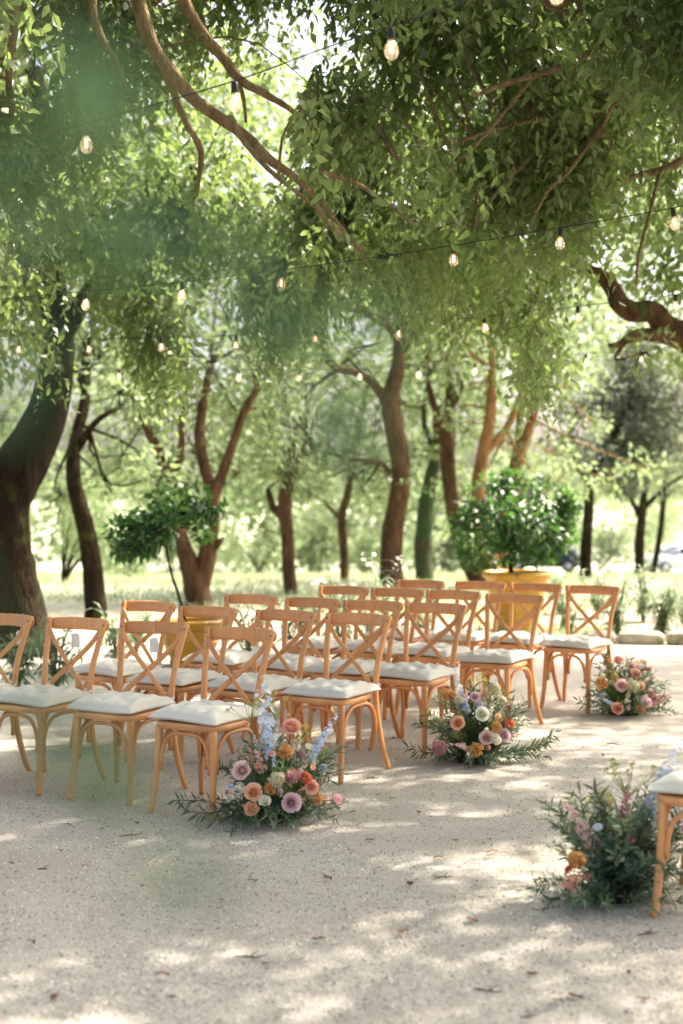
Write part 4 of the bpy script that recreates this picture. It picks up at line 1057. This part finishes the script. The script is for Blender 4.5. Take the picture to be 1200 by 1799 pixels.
arrangement('largest flower arrangement with blue delphinium spikes by the front-row aisle chair', 488, 7.0, .30, .48,
 [(465, 1190, 'delphinium', 'sky', 150, .0), (450, 1215, 'delphinium', 'sky', 130, .05), (470, 1265, 'delphinium', 'blue', 90, .1), (592, 1255, 'delphinium', 'blue', 90, .05), (570, 1290, 'delphinium', 'blue', 70, .08), (480, 1325, 'delphinium', 'blue', 45, .2),
  (395, 1375, 'delphinium', 'sky', 50, .15),
  (512, 1277, 'rose', 'coral', 32, .02), (425, 1353, 'rose', 'blush', 32, .14), (512, 1410, 'rose', 'mauve', 33, .24), (445, 1392, 'rose', 'peach', 30, .22), (443, 1420, 'bud', 'peach', 22, .22),
  (502, 1321, 'carnation', 'amber', 24, .15), (486, 1370, 'carnation', 'butter', 26, .22), (475, 1385, 'carnation', 'amber', 20, .22), (511, 1367, 'carnation', 'pink', 22, .2), (535, 1367, 'bud', 'rust', 20, .2), (548, 1382, 'rose', 'coral', 24, .2),
  (559, 1404, 'carnation', 'amber', 18, .2), (572, 1372, 'stock', 'coral', 44, .12), (582, 1362, 'stock', 'blush', 40, .08), (592, 1405, 'bud', 'pink', 16, .12), (450, 1318, 'stock', 'blush', 50, .12), (535, 1345, 'stock', 'mauve', 40, .14), (492, 1385, 'stock', 'mauve', 40, .24),
  (415, 1380, 'stock', 'cream', 46, .2), (428, 1415, 'stock', 'coral', 44, .22), (432, 1430, 'stock', 'peach', 36, .24), (466, 1408, 'bud', 'cream', 18, .24), (480, 1218, 'filler', 'lime', 90, .0), (428, 1228, 'filler', 'lime', 80, .05), (535, 1270, 'filler', 'yellow', 70, .05), (540, 1395, 'filler', 'lime', 50, .2), (520, 1300, 'stock', 'mauve', 36, .1), (555, 1420, 'filler', 'cream', 40, .18), (410, 1345, 'filler', 'cream', 50, .12)],
 74, [(-.95, -.2, .40), (-.8, -.5, .34), (-.98, .05, .42), (-.45, -.85, .28), (-.2, -.95, .26), (.1, -1, .24), (.4, -.9, .24), (.9, -.4, .26), (-.65, -.7, .30)])
arrangement('olive-heavy flower arrangement with pink and orange blooms by the third-row aisle chair', 838, 8.5, .31, .50,
 [(800, 1180, 'delphinium', 'sky', 100, .0), (810, 1212, 'delphinium', 'blue', 60, .1), (812, 1240, 'carnation', 'blue', 14, .15), (807, 1230, 'carnation', 'cream', 14, .17),
  (790, 1222, 'carnation', 'amber', 20, .12), (835, 1224, 'rose', 'mauve', 18, .16), (866, 1212, 'carnation', 'butter', 22, .1), (848, 1254, 'rose', 'cream', 25, .22), (805, 1270, 'rose', 'peach', 24, .2), (872, 1278, 'carnation', 'amber', 19, .22),
  (772, 1315, 'carnation', 'pink', 24, .2), (838, 1317, 'carnation', 'amber', 22, .26), (800, 1308, 'stock', 'blush', 34, .24), (812, 1312, 'stock', 'blush', 32, .25), (886, 1292, 'rose', 'mauve', 22, .2), (855, 1296, 'rose', 'blush', 24, .24), (910, 1285, 'stock', 'pink', 40, .12),
  (895, 1272, 'bud', 'rust', 16, .16), (900, 1232, 'stock', 'magenta', 44, .06), (870, 1300, 'bud', 'cream', 18, .24), (822, 1325, 'stock', 'cream', 34, .26), (780, 1260, 'filler', 'lime', 46, .14), (800, 1245, 'filler', 'lime', 40, .16), (845, 1205, 'stock', 'blush', 36, .1), (850, 1185, 'filler', 'yellow', 70, .02), (760, 1228, 'filler', 'lime', 70, .04), (918, 1262, 'filler', 'lime', 50, .08), (868, 1238, 'stock', 'cream', 36, .14), (875, 1262, 'bud', 'peach', 14, .16)],
 74, [(.95, -.3, .38), (.99, -.1, .40), (.85, -.55, .34), (-.95, -.1, .36), (-.8, -.4, .28), (-.4, -.9, .26), (0, -1, .26), (.4, -.9, .28), (.98, -.2, .34)])
arrangement('smaller flower arrangement with coral roses by the back-row aisle chair', 1098, 10.3, .31, .44,
 [(1087, 1160, 'rose', 'coral', 18, .05), (1057, 1201, 'carnation', 'amber', 20, .14), (1093, 1204, 'rose', 'blush', 22, .2), (1112, 1206, 'carnation', 'butter', 20, .2), (1118, 1183, 'rose', 'coral', 18, .12), (1125, 1205, 'rose', 'peach', 16, .16), (1085, 1245, 'rose', 'coral', 20, .26), (1103, 1245, 'stock', 'blush', 34, .26), (1134, 1233, 'bud', 'mauve', 18, .2),
  (1126, 1246, 'carnation', 'amber', 16, .22), (1068, 1232, 'delphinium', 'blue', 34, .22), (1060, 1228, 'delphinium', 'sky', 30, .2), (1072, 1240, 'delphinium', 'blue', 24, .24), (1172, 1225, 'stock', 'pink', 34, .08), (1180, 1220, 'stock', 'magenta', 34, .06), (1165, 1235, 'stock', 'coral', 30, .1), (1100, 1140, 'filler', 'cream', 56, 0), (1128, 1158, 'delphinium', 'sky', 50, 0), (1140, 1170, 'filler', 'lime', 40, .04), (1062, 1180, 'filler', 'lime', 50, .06), (1145, 1205, 'filler', 'cream', 36, .08), (1100, 1228, 'stock', 'cream', 30, .24), (1080, 1190, 'carnation', 'yellow', 12, .14), (1122, 1172, 'stock', 'peach', 26, .1)],
 66, [(.95, -.3, .3), (.9, .2, .3), (-.95, -.2, .32), (-.7, -.6, .28), (0, -1, .26), (.5, -.8, .28)])
arrangement('dark leafy arrangement with few blooms beside the cut-off chair at the right', 1085, 5.62, .25, .50,
 [(1195, 1300, 'delphinium', 'sky', 190, .0), (1165, 1345, 'delphinium', 'blue', 110, .02), (1058, 1405, 'carnation', 'butter', 36, .04), (1068, 1392, 'filler', 'yellow', 100, .0), (1103, 1390, 'stock', 'magenta', 80, .06), (1108, 1425, 'stock', 'pink', 60, .08), (992, 1410, 'stock', 'blush', 120, .06), (1013, 1510, 'carnation', 'amber', 28, .2), (985, 1555, 'stock', 'coral', 50, .2), (995, 1540, 'stock', 'peach', 46, .2), (970, 1570, 'filler', 'cream', 60, .2), (1000, 1572, 'stock', 'blush', 44, .22), (1105, 1335, 'filler', 'lime', 120, 0), (1130, 1370, 'filler', 'cream', 90, .02), (1078, 1440, 'stock', 'cream', 70, .08), (1050, 1455, 'bud', 'sky', 14, .1), (1108, 1477, 'bud', 'magenta', 12, .16), (970, 1482, 'filler', 'lime', 60, .08), (1140, 1400, 'delphinium', 'blue', 60, .04), (1000, 1528, 'bud', 'rust', 12, .2)],
 95, [(-.95, -.3, .3), (-.8, -.6, .3), (-.98, 0, .28), (-.5, -.85, .26), (0, -1, .24), (.5, -.85, .24), (.9, -.3, .24), (-.7, -.7, .3), (.2, -1, .22)], 6)

# ------------------------------------------------------------------ festoon lights
def mat_bulb():
    m, t, b, o = nt('bulb_glass')
    tr = t.nodes.new('ShaderNodeBsdfTransparent'); tr.inputs[0].default_value = (.96, .93, .88, 1)
    gl = t.nodes.new('ShaderNodeBsdfGlossy'); gl.inputs[1].default_value = .05
    fr = t.nodes.new('ShaderNodeLayerWeight'); fr.inputs[0].default_value = .35
    mx = t.nodes.new('ShaderNodeMixShader'); t.links.new(ramp(t, fr.outputs[1], -.1, 1.3), mx.inputs[0]); t.links.new(tr.outputs[0], mx.inputs[1]); t.links.new(gl.outputs[0], mx.inputs[2]); 
    tl = t.nodes.new('ShaderNodeBsdfTranslucent'); tl.inputs[0].default_value = (1.0, .82, .58, 1)
    m2 = t.nodes.new('ShaderNodeMixShader'); m2.inputs[0].default_value = .18
    t.links.new(mx.outputs[0], m2.inputs[1]); t.links.new(tl.outputs[0], m2.inputs[2]); t.links.new(m2.outputs[0], o.inputs[0])
    return m
M['bulb'] = mat_bulb()
def mat_emit(name, col, s):
    m, t, b, o = nt(name); b.inputs['Base Color'].default_value = (*col, 1); b.inputs['Emission Color'].default_value = (*col, 1); b.inputs['Emission Strength'].default_value = s; return m
M['filament'] = mat_emit('filament', (1.0, .62, .32), 3.0)
ME_SOCK = MB().lathe([(.004, .012), (.012, .010), (.0155, 0), (.0155, -.034), (.013, -.040)], 12).mesh('socket', M['black'])
ME_GLASS = MB().lathe([(.013, -.038), (.015, -.048), (.0235, -.060), (.029, -.076), (.030, -.088), (.027, -.103), (.019, -.114), (.009, -.119), (.001, -.120)], 18).mesh('glass', M['bulb'])
ME_FIL = MB().sweep([(-.006, 0, -.052), (-.008, 0, -.088), (-.004, .004, -.094), (0, .005, -.066), (.004, .004, -.094), (.008, 0, -.088), (.006, 0, -.052)], .0017, seg=6).mesh('filament', M['filament'])
def festoon(label, cable, bulbs, rad=.0032):
    """cable: [(px,py,d)], bulbs: px list hung from the cable"""
    P = smooth_path([at(*c) for c in cable], 60); mid = P[30].copy()
    t = thing('festoon_light_string', label, 'string lights', mid, 0, 'festoon strings between the trees')
    link('cable', MB().sweep(P - mid, rad, seg=6).mesh('cable', M['black']), t)
    pxs = CX + F * P[:, 0] / P[:, 1]
    for bx in bulbs:
        p = np.array([np.interp(bx, pxs, P[:, k]) for k in range(3)]) - mid
        u = link('bulb', None, t, p + [0, 0, -.014], (random.uniform(-.1, .1), random.uniform(-.08, .08), random.random() * 6))
        link('socket', ME_SOCK, u); link('glass', ME_GLASS, u); link('filament', ME_FIL, u)
    return t, mid
festoon('nearest festoon string with two large warm bulbs near the top', [(-500, 390, 7.6), (-200, 320, 7.2), (0, 258, 6.8), (150, 218, 6.5), (412, 142, 6.1), (560, 88, 5.9), (687, 46, 5.7), (850, -10, 5.5), (1100, -100, 5.2), (1400, -220, 4.9)], [-130, 150, 412, 687, 975])
t2, m2 = festoon('festoon string with a tangled cable knot, crossing at mid height', [(-300, 548, 10.7), (0, 525, 10.2), (150, 512, 9.95), (320, 495, 9.7), (494, 474, 9.4), (680, 449, 9.15), (797, 431, 9), (985, 400, 8.7), (1183, 365, 8.4), (1500, 300, 8)], [-20, 150, 320, 494, 797, 985, 1183])
kn = at(680, 450, 9.15) - m2; kb = MB(); rr_ = random.Random(4)
for k in range(5):
    pts = [(kn[0] + rr_.uniform(-.075, .075), kn[1] + rr_.uniform(-.02, .02), kn[2] + rr_.uniform(-.018, .018)) for _ in range(6)]
    kb.sweep(smooth_path(pts, 20), .004, seg=5)
link('cable_knot', kb.mesh('cable_knot', M['black']), t2)
festoon('lower festoon string with nine small bulbs, third from the top', [(-250, 597, 13.4), (0, 597, 13), (150, 596, 12.8), (283, 592, 12.6), (415, 588, 12.4), (553, 577, 12.2), (700, 569, 12), (851, 556, 11.7), (1015, 538, 11.45), (1187, 517, 11.2), (1450, 480, 10.8)], [32, 155, 283, 415, 553, 700, 851, 1015, 1187])
festoon('lowest and farthest festoon string with tiny bulbs', [(-250, 640, 17.6), (0, 645, 17.2), (210, 648, 17), (420, 649, 16.8), (632, 648, 16.4), (835, 638, 16), (1030, 621, 15.6), (1250, 604, 15.2), (1500, 570, 14.8)], [80, 210, 315, 420, 527, 632, 735, 835, 933, 1030, 1126])

# ------------------------------------------------------------------ dry leaves and twigs lying on the gravel
M['dry'] = mat_leaf('dry_leaf', (.10, .05, .03), (.28, .15, .09), (.3, .15, .06), .1, .8, .1)
M['twig'] = mat_simple('dry_twig', (.10, .075, .055), .9, .1)
def dry_leaf(seed):
    r = random.Random(seed); m = MB(); V = []; n = 6
    for i in range(n + 1):
        f = i / n; w = .015 * math.sin(math.pi * f ** .8) + .0004
        for u in (-1, 0, 1): V.append(((f - .5) * .055, u * w, .003 + .006 * math.sin(3 * f + seed) ** 2 + abs(u) * .006 * r.uniform(.4, 1)))
    m.add(V, [(i * 3 + k, i * 3 + k + 1, i * 3 + k + 4, i * 3 + k + 3) for i in range(n) for k in range(2)], r.random()); return m.mesh('fallen_leaf', M['dry'])
DL = [dry_leaf(i) for i in range(5)]
spots = [(150, 1524), (20, 1520), (106, 1497), (118, 1452), (445, 1551), (485, 1577), (575, 1547), (390, 1585), (720, 1557), (912, 1568), (860, 1478), (830, 1622), (935, 1716), (1105, 1712), (1002, 1631), (705, 1642), (1140, 1642), (1010, 1757), (980, 1765), (690, 1405), (735, 1430), (470, 1698), (300, 1757), (95, 1757), (350, 1640), (285, 1718), (560, 1655), (250, 1560), (55, 1660), (650, 1480), (770, 1510), (1060, 1330), (965, 1300), (690, 1300), (620, 1430), (865, 1500), (800, 1480), (1130, 1760), (880, 1690), (240, 1450), (180, 1460), (530, 1500)]
for k, (px, py) in enumerate(spots):
    d = F * CH / (py - HY); o = link('fallen_leaf', DL[k % 5], None, at(px, py, d) * [1, 1, 0] + [0, 0, .006], (random.uniform(-.15, .15), random.uniform(-.15, .15), random.random() * 6.28), random.uniform(.4, 1.0))
    tag(o, 'small dry brown leaf lying on the pale gravel', 'dry leaf', 'dry leaves fallen on the gravel')
for k, (px, py) in enumerate([(75, 1530), (440, 1685), (1140, 1645), (860, 1745), (1080, 1310), (655, 1370), (930, 1790), (230, 1470), (780, 1545)]):
    d = F * CH / (py - HY); ln = random.uniform(.05, .11); m = MB()
    m.sweep([(-ln / 2, 0, .004), (-ln * .1, random.uniform(-.01, .01), .008), (ln * .2, random.uniform(-.01, .01), .006), (ln / 2, random.uniform(-.02, .02), .012)], [.0022, .003, .0025, .0012], seg=5)
    m.sweep([(0, 0, .007), (ln * .12, .02, .016), (ln * .2, .03, .02)], [.002, .0015, .001], seg=4)
    o = link('fallen_twig', m.mesh('fallen_twig', M['twig']), None, at(px, py, d) * [1, 1, 0] + [0, 0, .002], (0, 0, random.uniform(-.6, .6)))
    tag(o, 'thin dry twig lying on the pale gravel', 'twig', 'twigs fallen on the gravel')

# ------------------------------------------------------------------ leafy twig hanging close to the camera, out of focus
M['leaf_close'] = mat_leaf('close_leaf', (.022, .065, .035), (.075, .13, .06), (.12, .22, .08), .3, .5, .3)
def close_twig():
    b = at(-420, -900, .46)
    t = thing('hanging_leafy_twig', 'blurred green leafy twig hanging close in front of the view at the left', 'twig', b)
    runs = [[(-420, -900, .46), (-150, -300, .46), (60, 40, .46), (200, 240, .46), (330, 420, .46), (470, 540, .46), (600, 720, .46)],
            [(-150, -300, .46), (-160, 300, .46), (-110, 800, .46), (0, 1150, .46), (130, 1330, .46), (300, 1520, .46)]]
    for r in runs: limb(t, 'stem', [at(*p) - b for p in r], [.0011] * len(r), M['stem'], 24, 5, 0)
    LV = [(100, 70, 260, 230, 19, 1), (170, 130, 110, 300, 16, 1), (40, 190, -60, 330, 12, .7), (170, 360, 340, 450, 18, .1), (270, 400, 140, 500, 15, .15), (330, 420, 500, 430, 12, .3), (420, 490, 570, 650, 20, .1), (560, 560, 660, 600, 11, .3), (520, 690, 690, 760, 12, .6), (600, 720, 560, 840, 8, .6),
          (20, 1220, 150, 1350, 14, .1), (110, 1290, 210, 1420, 18, .1), (270, 1310, 210, 1430, 9, .4), (300, 1500, 430, 1610, 12, .2), (620, 500, 720, 640, 11, .3), (300, 540, 430, 600, 12, .2), (540, 720, 650, 800, 11, .4), (40, 300, 120, 420, 14, .6), (120, 560, 60, 660, 11, .2), (300, 1500, 220, 1640, 6, .9), (-60, 650, 60, 760, 13, .4), (-40, 480, 60, 400, 11, .6)]
    for (ax, ay, bx, by, w, tone) in LV:
        p = at(ax, ay, .46); q = at(bx, by, .455 + random.uniform(-.02, .03)); L = np.linalg.norm(q - p)
        V, T, R = leaves(np.array([p - b]), np.array([q - p]), np.array([[random.uniform(-.4, .4), -1, random.uniform(-.2, .5)]]), L, w * .001 * 1.25, True, np.array([tone]))
        link('leaf', tri_mesh('leaf', V, T, R, M['leaf_close'], True), t)
close_twig()
